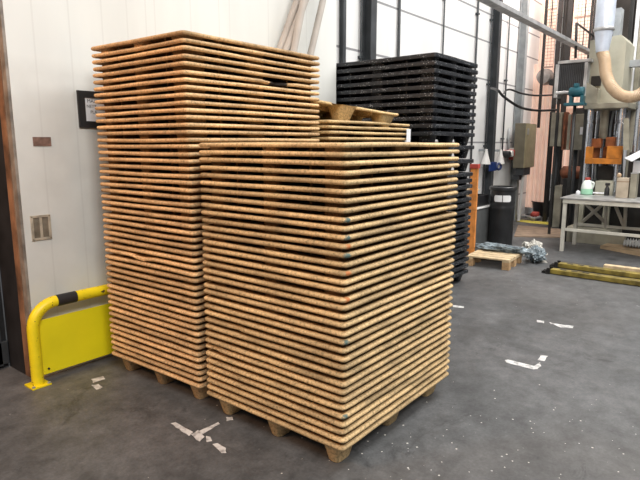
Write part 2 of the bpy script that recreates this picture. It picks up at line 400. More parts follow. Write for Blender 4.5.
def obj(name, bm, mat, parent=None):
    """link ONE mesh object; bm is in world coordinates; a top-level mesh gets its origin at its own base"""
    if parent is None:
        cs = [v.co for v in bm.verts]
        c = Vector(((min(v.x for v in cs) + max(v.x for v in cs)) / 2, (min(v.y for v in cs) + max(v.y for v in cs)) / 2, min(v.z for v in cs)))
        for v in bm.verts: v.co -= c
    me = mesh_from(name, bm)
    me.materials.append(mat)
    o = bpy.data.objects.new(name, me); COL.objects.link(o)
    if parent is None: o.location = c
    else:
        o.parent = parent; o.matrix_parent_inverse = Matrix.Translation(-world_loc(parent))
    return o

def tag(o, label, cat, group=None, kind=None):
    o['label'] = label; o['category'] = cat
    if group: o['group'] = group
    if kind: o['kind'] = kind
    return o

def thing(name, label, cat, loc=(0, 0, 0), group=None):
    o = bpy.data.objects.new(name, None); COL.objects.link(o); o.location = loc
    o.empty_display_size = 0.1
    return tag(o, label, cat, group)

def box(name, mat, b, parent=None, bevel=0.004):
    bm = BM(); add_box(bm, *b, bevel=bevel); return obj(name, bm, mat, parent)

def tube(name, mat, pts, r, parent=None, n=8):
    bm = BM(); add_tube(bm, pts, r, n); return obj(name, bm, mat, parent)

def structure(name, bm, mat, label=None, keep_origin=True):
    me = mesh_from(name, bm); me.materials.append(mat)
    o = bpy.data.objects.new(name, me); COL.objects.link(o)
    o['kind'] = 'structure'
    if label: o['label'] = label
    return o
def struct_box(name, mat, b, label=None, bevel=0):
    bm = BM(); add_box(bm, *b, bevel=bevel); return structure(name, bm, mat, label)

ONES = ['', 'first', 'second', 'third', 'fourth', 'fifth', 'sixth', 'seventh', 'eighth', 'ninth', 'tenth', 'eleventh', 'twelfth', 'thirteenth',
        'fourteenth', 'fifteenth', 'sixteenth', 'seventeenth', 'eighteenth', 'nineteenth']
TENS = {20: ('twentieth', 'twenty'), 30: ('thirtieth', 'thirty'), 40: ('fortieth', 'forty'), 50: ('fiftieth', 'fifty')}
def ordinal(n):
    if n < 20: return ONES[n]
    t, r = n // 10 * 10, n % 10
    return TENS[t][0] if r == 0 else TENS[t][1] + '-' + ONES[r]

# ------------------------------------------------------------------ the hall
WY, CY = 3.72, 4.05          # faces of the white box wall and of the clad wall behind it
bm = BM(); bmesh.ops.create_grid(bm, x_segments=1, y_segments=1, size=1)
for v in bm.verts: v.co = Vector((4 + v.co.x * 10.5, -1 + v.co.y * 7, 0))
structure('floor', bm, M['floor'], 'grey worn concrete floor')
struct_box('wall_left', M['white_wall'], (1.57, 4.95, WY, CY + 0.1, 0, 5.2), 'white sheet panel wall')
struct_box('wall_back', M['clad_wall'], (4.95, 14.5, CY, CY + 0.15, 0, 6.5), 'white clad hall wall with dark seams')
struct_box('wall_right', M['dark_wall'], (14.3, 14.5, -8, CY, 0, 6.5), 'dark far end wall of the hall')
struct_box('trim_3', M['dark_door'], (1.545, 1.569, WY + 0.135, CY + 0.05, 0, 5.2), 'dark inner door jamb')
struct_box('trim_1', M['jamb_grey'], (1.552, 1.568, WY + 0.002, WY + 0.06, 0, 5.2), 'grey brown door jamb')
struct_box('trim_2', M['jamb_rust'], (1.546, 1.568, WY + 0.062, WY + 0.132, 0, 5.2), 'rust brown door jamb')
d = struct_box('door_1', M['dark_door'], (-1.5, 1.54, CY + 0.06, CY + 0.12, 0.0, 5.2), 'dark door leaf')
for x in (1.28, 1.44):
    bm = BM(); add_box(bm, x, x + 0.06, CY + 0.03, CY + 0.06, 0.02, 5.2, bevel=0.006)
    o = obj('door_rib', bm, M['steel_dark'], d)
bm = BM(); add_box(bm, -1.5, 1.54, CY + 0.03, CY + 0.06, 0.03, 0.20, bevel=0.006); obj('kick_plate', bm, M['steel_dark'], d)

# steel columns standing at the clad wall
def column(px, py, w, Y, mat, label, z0=0.0):
    c = onY(px, py, Y)
    bm = BM()
    add_box(bm, c.x - w / 2, c.x + w / 2, Y - 0.012, Y, z0, 6.3)
    add_box(bm, c.x - w / 2, c.x + w / 2, Y + w - 0.012, Y + w, z0, 6.3)
    add_box(bm, c.x - 0.008, c.x + 0.008, Y - 0.003, Y + w - 0.006, z0, 6.3)
    return structure('steel_column', bm, mat, label)
column(344, 40, 0.05, CY - 0.06, M['steel_dark'], 'narrow dark steel column at the end of the white panel wall')
column(373, 40, 0.12, CY - 0.13, M['steel_dark'], 'wide dark steel column behind the black pallet stack')
column(497, 80, 0.11, CY - 0.13, M['steel_dark'], 'dark steel column behind the black bin')
column(525, 60, 0.13, CY - 0.15, M['steel_grey'], 'grey steel column behind the khaki cabinet')

# ------------------------------------------------------------------ pressed wood pallets
def rim_loop(L, W, inset, z, rad, step=0.06):
    """points of a rounded rectangle, counter-clockwise from the -x -y corner"""
    hx, hy = L / 2 - inset, W / 2 - inset
    r = max(rad - inset, 0.006); pts = []
    corners = [(-hx + r, -hy + r, PI), (hx - r, -hy + r, 1.5 * PI), (hx - r, hy - r, 0), (-hx + r, hy - r, .5 * PI)]
    nx = int(L / step); ny = int(W / step)
    for i, (cx, cy, a0) in enumerate(corners):
        for k in range(5):
            a = a0 + k / 4 * PI / 2
            pts.append(Vector((cx + r * math.cos(a), cy + r * math.sin(a), z)))
        q = corners[(i + 1) % 4]
        end = Vector((q[0] + r * math.cos(q[2]), q[1] + r * math.sin(q[2]), z)); st = pts[-1].copy()
        n = nx if i % 2 == 0 else ny
        for k in range(1, n): pts.append(st.lerp(end, k / n))
    return pts

def foot_spots(L, W, inx, iny):
    return [(sx * (L / 2 - inx), sy * (W / 2 - iny)) for sy in (-1, 0, 1) for sx in (-1, 0, 1)]

def deck_mesh(name, L, W, zt, thick, rad, cup, insets, seed, wob=0.003, prof=None, defects=(), rib=0.033, inner=True):
    bm = BM(); rnd = random.Random(seed); off = Vector((rnd.uniform(-50, 50), rnd.uniform(-50, 50), rnd.uniform(-50, 50)))
    hh = thick / 2; zc = zt - hh
    prof = prof or [(0.055, hh * 0.55), (0.020, hh * 0.95), (0.008, hh * 0.85), (0.0015, hh * 0.45), (0, 0), (0.0015, -hh * 0.45), (0.008, -hh * 0.85), (0.020, -hh * 0.8), (0.055, hh * 0.1)]
    def deform(p):
        e = noise.noise(Vector((p.x * 1.3, p.y * 1.3, 0)) + off) * wob * 1.6
        q = noise.noise(Vector((p.x * 7, p.y * 7, 0)) + off) * wob
        n = Vector((p.x / L, p.y / W, 0)); n.normalize()
        p = p + n * (q + e * 0.5) + Vector((0, 0, e))
        for (dx, dy, dr, dz, inn) in defects:
            dd = math.hypot(p.x - dx, p.y - dy)
            if dd < dr:
                k = 1 - (dd / dr) ** 2
                k *= 0.75 + 0.5 * noise.noise(Vector((p.x * 60, p.y * 60, p.z * 60)))
                p = p - n * (inn * k) + Vector((0, 0, dz * k))
        return p
    loops = [[bm.verts.new(deform(p)) for p in rim_loop(L, W, d, zc + z, rad)] for d, z in prof]
    for a, b in zip(loops, loops[1:]):
        n = len(a)
        for k in range(n):
            f = bm.faces.new((a[k], a[(k + 1) % n], b[(k + 1) % n], b[k])); f.smooth = True
    outer = set(bm.faces)
    # deck plate with an opening over each cup
    zp0, zp1 = zc + hh * 0.1, zc + hh * 0.55
    cw, cd = cup
    xs = sorted([-L / 2 + 0.05, L / 2 - 0.05] + [s * (L / 2 - insets[0]) + t * cw / 2 for s in (-1, 0, 1) for t in (-1, 1)])
    ys = sorted([-W / 2 + 0.05, W / 2 - 0.05] + [s * (W / 2 - insets[1]) + t * cd / 2 for s in (-1, 0, 1) for t in (-1, 1)])
    for z in (zp0, zp1):
        g = [[bm.verts.new((x, y, z)) for y in ys] for x in xs]
        for i in range(len(xs) - 1):
            for j in range(len(ys) - 1):
                if i in (1, 3, 5) and j in (1, 3, 5): continue
                bm.faces.new((g[i][j], g[i + 1][j], g[i + 1][j + 1], g[i][j + 1]))
    if rib:
        for sgn in (-1, 1):
            add_box(bm, -L / 2 + 0.06, L / 2 - 0.06, sgn * W * 0.25 - 0.006, sgn * W * 0.25 + 0.006, zp0 - rib, zp0 + 0.001)
            add_box(bm, sgn * L * 0.25 - 0.006, sgn * L * 0.25 + 0.006, -W / 2 + 0.06, W / 2 - 0.06, zp0 - rib, zp0 + 0.001)
    bmesh.ops.recalc_face_normals(bm, faces=bm.faces[:])
    if inner:  # inner faces take the wood with shade painted in
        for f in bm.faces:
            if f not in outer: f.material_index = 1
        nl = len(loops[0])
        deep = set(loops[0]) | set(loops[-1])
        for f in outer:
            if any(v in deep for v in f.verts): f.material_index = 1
    return mesh_from(name, bm)

def cup_mesh(name, zt, top, bot, t=0.005, rad=0.03):
    """hollow tapered foot: rounded rectangle at the deck narrowing to a closed base at z = 0"""
    bm = BM()
    def ring(w, d, z, r):
        pts = []
        for i, (sx, sy) in enumerate(((-1, -1), (1, -1), (1, 1), (-1, 1))):
            for k in range(4):
                a = PI + i * PI / 2 + k / 3 * PI / 2
                pts.append(bm.verts.new((sx * (w / 2 - r) + r * math.cos(a), sy * (d / 2 - r) + r * math.sin(a), z)))
        return pts
    (tw, td), (bw, bd) = top, bot
    seq = [ring(tw + 0.012, td + 0.012, zt, rad), ring(tw - 0.004, td - 0.004, zt - 0.008, rad)]
    seq += [ring(bw + 0.004, bd + 0.004, 0.010, rad), ring(bw - 0.012, bd - 0.012, 0.0, rad * 0.8)]
    inn = [ring(bw - 0.016, bd - 0.016, 0.012, rad * 0.7), ring(tw - 2 * t, td - 2 * t, zt, rad * 0.9)]
    for a, b in list(zip(seq, seq[1:])) + list(zip(inn, inn[1:])):
        n = len(a)
        for k in range(n):
            f = bm.faces.new((a[k], a[(k + 1) % n], b[(k + 1) % n], b[k])); f.smooth = True
    bm.faces.new(seq[-1]); bm.faces.new(inn[0])
    bmesh.ops.recalc_face_normals(bm, faces=bm.faces[:])
    return mesh_from(name, bm)

def build_pallet(name, deck, foot, spots, mat, feet):
    root = bpy.data.objects.new(name, None); COL.objects.link(root); root.empty_display_size = 0.2
    dk = bpy.data.objects.new('deck', deck); COL.objects.link(dk); dk.parent = root
    for i in feet:
        ft = bpy.data.objects.new('foot', foot); COL.objects.link(ft); ft.parent = root; ft.location = (*spots[i], 0)
    for c in root.children:
        if not c.data.materials: c.data.materials.append(mat)
    return root

def copy_pallet(src, deck=None, mat=None):
    r = src.copy(); COL.objects.link(r)
    for ch in list(src.children):
        c = ch.copy(); COL.objects.link(c); c.parent = r
        if c.name.startswith('deck'):
            if deck: c.data = deck
            if mat:
                c.material_slots[0].link = 'OBJECT'; c.material_slots[0].material = mat
    return r

ALL9 = list(range(9)); SEEN5 = [0, 1, 2, 3, 6]     # nested pallets show only the feet of the two faces towards the aisle
WT, WTH = 0.141, 0.0252                             # height of the deck top and thickness of the rolled rim
PITCH = 0.0415
CUP_T, CUP_B = (0.172, 0.13), (0.112, 0.072)
INS = (0.118, 0.110)

def pressed_stack(L, W, corner, rotz, count, mat, group, phrase, specials, seed, lean=(0, 0), z_gap=PITCH, marks={}, looks={}, wob=0.0035, twist=0.0):
    """corner = near corner of the rims; specials: index from the floor -> deck defects; looks: index -> wording of what sets it apart"""
    rnd = random.Random(seed)
    decks = [deck_mesh('pressed_deck', L, W, WT, WTH, 0.030, CUP_T, INS, seed * 31 + k, wob) for k in range(6)]
    clean = deck_mesh('pressed_deck_top', L, W, WT, WTH, 0.030, CUP_T, INS, seed * 31 + 9, wob, inner=False)
    for d in decks + [clean]: d.materials.append(mat); d.materials.append(M['wood_inner_shade'])
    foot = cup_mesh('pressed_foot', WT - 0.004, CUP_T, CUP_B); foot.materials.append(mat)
    foot_in = cup_mesh('pressed_foot_nested', WT - 0.004, CUP_T, CUP_B); foot_in.materials.append(M['wood_inner_shade'])  # nested feet in the shade-darkened wood
    spots = foot_spots(L, W, *INS)
    full = build_pallet('pressed_wood_pallet', decks[0], foot, spots, mat, ALL9)
    part5 = None
    R = Matrix.Rotation(rotz, 4, 'Z'); ctr = Vector((*corner, 0)) + R @ Vector((L / 2, W / 2, 0))
    jx = jy = 0.0
    for i in range(count):
        src_full = i in (0, count - 1)
        if i == 0: o = full
        elif src_full: o = copy_pallet(full, clean)
        elif part5 is None:
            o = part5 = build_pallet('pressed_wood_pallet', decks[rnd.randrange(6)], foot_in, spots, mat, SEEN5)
        else: o = copy_pallet(part5, decks[rnd.randrange(6)])
        if i in specials:
            dm = deck_mesh('pressed_deck_worn', L, W, WT, WTH, 0.030, CUP_T, INS, seed * 77 + i, wob, defects=specials[i]); dm.materials.append(mat); dm.materials.append(M['wood_inner_shade'])
            for c in o.children:
                if c.name.startswith('deck'): c.data = dm
        if i in marks:
            for c in o.children:
                if c.name.startswith('deck'):
                    c.material_slots[0].link = 'OBJECT'; c.material_slots[0].material = marks[i]
        elif part5 is not None and o is not full:
            for c in o.children:
                if c.name.startswith('deck'): c.material_slots[0].link = 'DATA'
        jx = jx * 0.6 + rnd.uniform(-1, 1) * 0.0016; jy = jy * 0.6 + rnd.uniform(-1, 1) * 0.0016
        f = i / max(count - 1, 1)
        o.location = (ctr.x + lean[0] * f + jx, ctr.y + lean[1] * f + jy, i * z_gap + (rnd.uniform(-0.0012, 0.0012) if i else 0))
        o.rotation_euler = (0, 0, rotz + twist * f + rnd.uniform(-1, 1) * 0.0022)
        n = count - i
        pos = 'topmost' if n == 1 else ('bottommost' if i == 0 else ordinal(n) + ' from the top')
        tag(o, f'{looks.get(i, "tan pressed-wood pallet")}, {pos} in the {phrase}', 'pallet', group)

# short stack standing nearest the camera
FL, FW_ = 1.175, 1.016
near_f = (-FL / 2, -FW_ / 2, WT - WTH / 2)
teal = pressed_wood('pressed_wood_teal_mark', FRONT, (0.10, 0.15, 0.135), (near_f[0] + 0.022, near_f[1] + 0.006, near_f[2]), 0.013)
orng = pressed_wood('pressed_wood_orange_mark', FRONT, (0.50, 0.18, 0.06), (near_f[0] + 0.03, near_f[1] + 0.004, near_f[2]), 0.012)
top = lambda n, c: c - 1 - n
fm = {top(n, 36): teal for n in (8, 10, 12, 17, 22, 31)}; fm.update({top(n, 36): orng for n in (11, 14, 17)})
fl = {k: ('pallet with teal-smeared corner' if v is teal else 'pallet with orange-smeared corner') for k, v in fm.items()}
fs = {top(24, 36): [(-FL / 2, 0.25, 0.05, 0.0, 0.02)], top(28, 36): [(-FL / 2, 0.44, 0.05, -0.004, 0.03)],
      top(3, 36): [(-FL / 2, -0.15, 0.2, -0.003, 0.006)], top(26, 36): [(-FL / 2, -FW_ / 2, 0.05, 0.0, 0.012)], top(30, 36): [(-FL / 2, -FW_ / 2, 0.06, 0.0, 0.014)], top(33, 36): [(-FL / 2 + .02, -FW_ / 2, 0.05, 0.0, 0.012)]}
fl.update({top(24, 36): 'pressed-wood pallet with a chipped rim', top(28, 36): 'pallet with a broken rim'})
pressed_stack(FL, FW_, (1.968, 1.425), 0.0, 36, M['wood_front'], 'pressed-wood pallets nested in the short front stack', 'short front stack', fs, 3, (0.005, -0.004), marks=fm, looks=fl)

# tall stack against the white wall
TL, TW = 1.215, 0.95
ts = {5: [(-TL / 2, -TW / 2, 0.16, -0.022, 0.025)], top(32, 51): [(-TL / 2, 0.05, 0.10, -0.020, 0.01)],
      top(5, 51): [(0.16, -TW / 2, 0.14, -0.006, 0.05), (0.25, -TW / 2, 0.07, 0.0, 0.03)], top(45, 51): [(-TL / 2, -TW / 2, 0.12, -0.012, 0.03)]}
scor = pressed_wood('pressed_wood_scorched', TALL, (0.03, 0.024, 0.02), (0.18, -TW / 2 + 0.03, WT - WTH / 2), 0.085)
tl = {top(32, 51): 'pallet with cracked sagging rim', top(5, 51): 'pallet with a blackened edge', top(45, 51): 'pallet with a crushed corner'}
ts.pop(5)
pressed_stack(TL, TW, (1.990, 2.515), math.radians(1.6), 51, M['wood_tall'], 'pressed-wood pallets nested in the tall stack by the wall', 'tall stack by the wall', ts, 5, (-0.004, -0.006), z_gap=0.0411, twist=math.radians(-1.1), marks={top(5, 51): scor}, looks=tl)

# third stack, between the tall stack and the black one
ML, MW = 1.19, 0.96
MID_N = 40
pressed_stack(ML, MW, (3.262, 2.50), 0.0, MID_N, M['wood_far'], 'pressed-wood pallets behind the short front stack', 'stack hidden behind the front stack', {}, 9)
# loose pallet standing on top of it, its near edge torn open over a foot
loose_deck = deck_mesh('pressed_deck_torn', ML, MW, 0.132, WTH, 0.030, (0.19, 0.17), INS, 411, 0.006,
                       defects=[(-0.06, -MW / 2, 0.16, 0.004, 0.12), (0.3, -MW / 2, 0.4, 0.0, 0.02)], inner=False)
loose_foot = cup_mesh('pressed_foot_tall', 0.128, (0.19, 0.17), (0.11, 0.095))
loose = build_pallet('pressed_wood_pallet', loose_deck, loose_foot, foot_spots(ML, MW, *INS), M['wood_far'], ALL9)
loose.location = (3.262 + ML / 2 - 0.21, 2.50 + MW / 2 + 0.03, (MID_N - 1) * PITCH + WT - 0.012)
loose.rotation_euler = (0.0, math.radians(4.0), math.radians(-10))
tag(loose, 'loose pressed-wood pallet with a torn edge resting askew on top of the hidden stack', 'pallet')

# ------------------------------------------------------------------ black plastic pallets
BL, BW = 1.02, 1.40
bd = [deck_mesh('black_deck', BL, BW, 0.14, 0.05, 0.03, (0.15, 0.17), (0.11, 0.12), 900 + k, 0.004,
                prof=[(0.055, 0.022), (0.012, 0.025), (0.002, 0.022), (0.0, 0.004), (0.002, -0.014), (0.010, -0.018), (0.03, -0.016), (0.055, 0.0)], rib=0.05) for k in range(4)]
bfoot = cup_mesh('black_foot', 0.136, (0.15, 0.17), (0.095, 0.115), t=0.006)
for d in bd: d.materials.append(M['black_pallet']); d.materials.append(M['black_pallet'])
bfoot.materials.append(M['black_pallet'])
bsp = foot_spots(BL, BW, 0.11, 0.12)
levels = [i * 0.0705 for i in range(17)]
z = levels[-1] + 0.146
levels += [z, z + 0.146]
z = levels[-1] + 0.141
levels += [z + i * 0.0745 for i in range(11)]
bfull = build_pallet('plastic_pallet', bd[0], bfoot, bsp, M['black_pallet'], ALL9); bpart = None
rnd = random.Random(12)
for i, z in enumerate(levels):
    whole = i in (0, 17, 18, 19, len(levels) - 1)
    if i == 0: o = bfull
    elif whole: o = copy_pallet(bfull, bd[rnd.randrange(4)])
    elif bpart is None: o = bpart = build_pallet('plastic_pallet', bd[1], bfoot, bsp, M['black_pallet'], SEEN5)
    else: o = copy_pallet(bpart, bd[rnd.randrange(4)])
    o.location = (4.985 + BL / 2 + rnd.uniform(-.003, .003), 2.55 + BW / 2 + rnd.uniform(-.003, .003), z)
    o.rotation_euler = (0, 0, rnd.uniform(-1, 1) * 0.003)
    n = len(levels) - i
    pos = 'topmost' if n == 1 else ('bottommost' if i == 0 else ordinal(n) + ' from the top')
    what = 'black plastic pallet flecked with white' if i > 18 else ('black pallet standing on its feet' if i in (17, 18) else 'black plastic pallet')
    tag(o, f'{what}, {pos} in the black stack', 'pallet', 'black plastic pallets in the stack')
# paper ticket at the end of the hidden stack
t = rectY(407, 129, 411, 142, 2.485)
box('paper_ticket', M['paper'], (t[0], t[1], 2.489, 2.491, t[2], t[3]), bevel=0)
tag(bpy.data.objects['paper_ticket'], 'white paper ticket on the end of the hidden pallet stack', 'paper ticket')

# ------------------------------------------------------------------ left side: barrier, sign, plates, tubes
BY = 3.615
bar = thing('guard_barrier', 'yellow tubular guard barrier with a black band in front of the white wall', 'barrier', (1.515, BY, 0))
x0, zt, rb = 1.522, 0.545, 0.038
pts = [(x0, BY, 0.012), (x0, BY, 0.2), (x0, BY, zt - 0.16)]
for k in range(1, 9):
    a = k / 9 * PI / 2
    pts.append((x0 + 0.16 * (1 - math.cos(a)), BY, zt - 0.16 + 0.16 * math.sin(a)))
pts += [(x0 + 0.16, BY, zt), (x0 + 0.5, BY, zt), (x0 + 1.0, BY, zt)]
for k in range(1, 10):
    a = k / 9 * PI / 2
    pts.append((x0 + 1.0 + 0.16 * math.sin(a), BY, zt - 0.16 * (1 - math.cos(a))))
pts += [(x0 + 1.16, BY, 0.2), (x0 + 1.16, BY, 0.012)]
tube('rail', M['yellow'], pts, rb, bar, 18)
tube('black_band', M['black'], [(x0 + 0.165, BY, zt), (x0 + 0.30, BY, zt)], rb + 0.0012, bar, 18)
box('plate', M['yellow_plate'], (x0 + 0.03, x0 + 1.13, BY + 0.015, BY + 0.022, 0.05, 0.432), bar, 0.002)
for x in (x0, x0 + 1.16):
    p = box('base_plate', M['yellow'], (x - 0.062, x + 0.062, BY - 0.062, BY + 0.062, 0.0, 0.012), bar, 0.003)
    for sx in (-1, 1):
        bm = BM(); add_lathe(bm, [(0.011, 0.012), (0.011, 0.02), (0.006, 0.022)], (x + sx * 0.05, BY - 0.05, 0), 8); obj('bolt', bm, M['galv'], p)

bm = BM(); add_lathe(bm, [(0.007, 0.0), (0.008, 0.006)], (x0 + 0.085, BY + 0.009, 0.085), 10, 'y'); obj('plate_bolt', bm, M['black'], bar)

def lettering(txt, size, loc, parent, mat):
    cu = bpy.data.curves.new('lettering', 'FONT'); cu.body = txt; cu.size = size; cu.extrude = 0.0004
    tmp = bpy.data.objects.new('lettering_curve', cu); COL.objects.link(tmp)
    bpy.context.view_layer.update()
    me = bpy.data.meshes.new_from_object(tmp.evaluated_get(bpy.context.evaluated_depsgraph_get()))
    bpy.data.objects.remove(tmp); me.materials.clear(); me.materials.append(mat)
    o = bpy.data.objects.new('lettering', me); COL.objects.link(o)
    o.parent = parent; o.matrix_parent_inverse = Matrix.Translation(-world_loc(parent))
    o.location = loc; o.rotation_euler = (PI / 2, 0, 0)
sg = thing('wall_sign', 'black framed paper notice on the white wall, half hidden by the tall stack', 'sign', (2.17, WY, 1.70))
sx0, sx1, sz0, sz1 = 1.995, 2.36, 1.695, 1.945
bm = BM()
for b in ((sx0, sx1, sz1 - 0.045, sz1), (sx0, sx1, sz0, sz0 + 0.045), (sx0, sx0 + 0.05, sz0 + 0.045, sz1 - 0.045), (sx1 - 0.05, sx1, sz0 + 0.045, sz1 - 0.045)):
    add_box(bm, b[0], b[1], WY - 0.016, WY - 0.001, b[2], b[3])
obj('frame', bm, M['black'], sg)
pp = box('paper', M['paper'], (sx0 + 0.05, sx1 - 0.05, WY - 0.008, WY - 0.002, sz0 + 0.045, sz1 - 0.045), sg, 0)
for txt, s, dx, dz in (('MAXIMUM', 0.034, 0.068, -0.078), ('NETT.', 0.030, 0.062, -0.113), ('PLA', 0.030, 0.088, -0.152)):
    lettering(txt, s, (sx0 + dx, WY - 0.0085, sz1 + dz), pp, M['ink'])
r = rectY(33, 137, 51, 146, WY - 0.003)
tag(box('name_plate', M['brown_plate'], (r[0], r[1], WY - 0.006, WY - 0.0005, r[2], r[3]), None, 0.001), 'small red-brown plate fixed to the white wall above the recessed handle', 'plate')
r = rectY(31, 215, 51, 240, WY - 0.004)
hd = thing('recessed_handle', 'worn beige metal recessed pull handle in the white wall', 'handle', ((r[0] + r[1]) / 2, WY, r[2]))
bm = BM(); e = 0.016; mx_ = (r[0] + r[1]) / 2
for b in ((r[0], r[1], r[3] - e, r[3]), (r[0], r[1], r[2], r[2] + e), (r[0], r[0] + e, r[2] + e, r[3] - e), (r[1] - e, r[1], r[2] + e, r[3] - e), (mx_ - 0.008, mx_ + 0.008, r[2] + e, r[3] - e)):
    add_box(bm, b[0], b[1], WY - 0.010, WY - 0.0005, b[2], b[3], bevel=0.002)
obj('surround', bm, M['bronze'], hd)
for a, b in ((r[0] + e, mx_ - 0.008), (mx_ + 0.008, r[1] - e)):
    bm = BM(); add_prism(bm, [(a, WY - 0.001, r[2] + e), (b, WY - 0.001, r[2] + e), (b, WY - 0.006, r[3] - e), (a, WY - 0.001, r[3] - e)], (0, 0.0005, 0)); obj('recess', bm, M['bronze_dark'], hd)
for sx in (r[0] + 0.008, r[1] - 0.008):
    for sz in (r[2] + 0.008, r[3] - 0.008):
        bm = BM(); add_lathe(bm, [(0.004, -0.012), (0.005, -0.009)], (sx, WY, sz), 8, 'y'); obj('screw', bm, M['bronze_dark'], hd)

def lean_tube(a, b, ya, yb, rad, label):
    p = onY(*a, ya); q = onY(*b, yb)
    d = (q - p).normalized()
    foot = p - d * ((p.z - 0.002) / d.z); head = p + d * 1.35
    bm = BM(); add_tube(bm, [foot, head], rad, 20, cap=False)
    add_tube(bm, [foot, head], rad * 0.88, 20, cap=False)
    tag(obj('cardboard_tube', bm, M['tube'], None), label, 'tube', 'grey tubes leaning on the white wall')
lean_tube((281, 47), (297.5, 0), 3.662, 3.664, 0.036, 'grey leaning tube furthest from the black stack')
lean_tube((287, 48), (305.5, 0), 3.588, 3.590, 0.034, 'grey leaning tube crossing behind the straightest one')
lean_tube((294, 50), (303.5, 0), 3.514, 3.516, 0.033, 'most upright grey tube leaning on the white wall')
lean_tube((311, 52), (323, 0), 3.60, 3.606, 0.033, 'grey leaning tube standing apart, next to the black stack')

# ------------------------------------------------------------------ worn floor marks
def mark(name, label, polys, mat=None, cat='floor marking', group=None, z=0.0015):
    bm = BM()
    for poly in polys:
        c = [onZ(px, py, z) for px, py in poly]
        fine = []
        for i, p in enumerate(c):
            q = c[(i + 1) % len(c)]; n = max(2, int((q - p).length / 0.03))
            for k in range(n):
                s = p.lerp(q, k / n); w = 0.008
                s = s + Vector((noise.noise(s * 31) * w, noise.noise(s * 31 + Vector((9, 9, 9))) * w, 0)); fine.append(s)
        bm.faces.new([bm.verts.new(v) for v in fine])
    bmesh.ops.recalc_face_normals(bm, faces=bm.faces[:])
    for f in bm.faces:
        if f.normal.z < 0: f.normal_flip()
    return tag(obj(name, bm, mat or M['floor_paint']), label, cat, group)
mark('floor_marking', 'worn white angled floor mark beside the feet of the short front stack',
     [[(170, 423), (175, 422), (193, 432), (189, 436)], [(191, 434), (198, 430), (204, 437), (199, 442)], [(195, 433), (218, 422), (220, 424), (203, 434)],
      [(226, 417), (232, 417), (233, 420), (227, 421)], [(205, 436), (210, 437), (212, 441), (207, 442)], [(213, 444), (217, 443), (226, 448), (226, 453), (221, 453)]], group='worn white floor marks')
mark('floor_marking', 'broken white floor patches beside the yellow barrier', [[(92, 379), (103, 376), (105, 379), (93, 383)], [(92, 385), (98, 384), (103, 387), (96, 390)]], group='worn white floor marks')
mark('floor_marking', 'white L-shaped floor mark in the open aisle', [[(505, 360), (508, 359.5), (535, 366), (538, 369), (534, 369.5), (506, 362.5)], [(533, 367), (540, 362), (541, 366), (537, 369)], [(541, 355), (547.5, 356), (545, 361), (538, 360)]], group='worn white floor marks')
mark('floor_marking', 'thin broken white floor line beyond the L-shaped mark', [[(537, 320), (544, 321), (544, 323), (537, 322)], [(549, 322), (552, 323), (551, 324)], [(551, 323), (573, 326), (573, 328), (560, 327.3)]], group='worn white floor marks')
mark('floor_marking', 'short white floor dash beside the short front stack', [[(453, 305), (464, 306.5), (464, 308), (453, 307)]], group='worn white floor marks')
mark('floor_marking', 'yellow floor line beyond the black bin', [[(517, 219.5), (556, 222.5), (556, 225.5), (517, 221.5)]], M['floor_yellow'], z=0.002)

# ------------------------------------------------------------------ bin corner
op = thing('marker_post', 'orange upright board with red end caps beside the black stack', 'post', (*onZ(474, 258).to_2d(), 0))
c = onZ(470.5, 258)
def post_box(w0, w1, d, z0, z1): return (c.x - d, c.x + d, c.y - w1, c.y + w1, z0, z1)
zz1 = onX(474, 164, c.x).z
box('board', M['orange'], (c.x - 0.02, c.x + 0.02, c.y - 0.052, c.y + 0.052, 0.055, zz1 - 0.06), op, 0.004)
box('end_cap', M['red'], (c.x - 0.035, c.x + 0.035, c.y - 0.062, c.y + 0.062, zz1 - 0.06, zz1), op, 0.006)
box('end_cap', M['red'], (c.x - 0.035, c.x + 0.035, c.y - 0.062, c.y + 0.062, 0.0, 0.055), op, 0.006)

bc = Vector((8.12, 2.98, 0)); br = 0.185
bn = thing('waste_bin', 'tall round black bin with a white sticker behind the small wooden pallet', 'bin', bc)
bm = BM()
add_lathe(bm, [(br * .93, 0.0), (br * .95, 0.02), (br * .95, 0.62), (br * .985, 0.64), (br * .95, 0.66), (br * .95, 0.70), (br * .985, 0.72), (br * .95, 0.74), (br * .96, 0.90)], bc, 32); obj('body', bm, M['bin_black'], bn)
bm = BM(); add_lathe(bm, [(br * 1.0, 0.90), (br * 1.05, 0.905), (br * 1.05, 0.945), (br * 1.0, 0.955), (br * .85, 0.955), (br * .85, 0.91)], bc, 32); obj('rim', bm, M['bin_black'], bn)
# stickers wrap the front of the bin
fa = math.atan2(-bc.y, -bc.x)
for a0, a1 in ((-0.70, -0.03), (0.03, 0.72)):
    bm = BM(); rr = br * .963; g = []
    n = 8; zc_ = 0.785; hh = 0.048
    for k in range(n + 1):
        a = fa + a0 + (a1 - a0) * k / n
        e = (k == 0 and a0 < -0.1) or (k == n and a1 > 0.1)
        h = hh * (0.6 if e else 1)
        g.append([bm.verts.new((bc.x + rr * math.cos(a), bc.y + rr * math.sin(a), zc_ + s * h)) for s in (-1, 1)])
    for p, q in zip(g, g[1:]): bm.faces.new((p[0], q[0], q[1], p[1]))
    obj('sticker', bm, M['label_white'], bn)

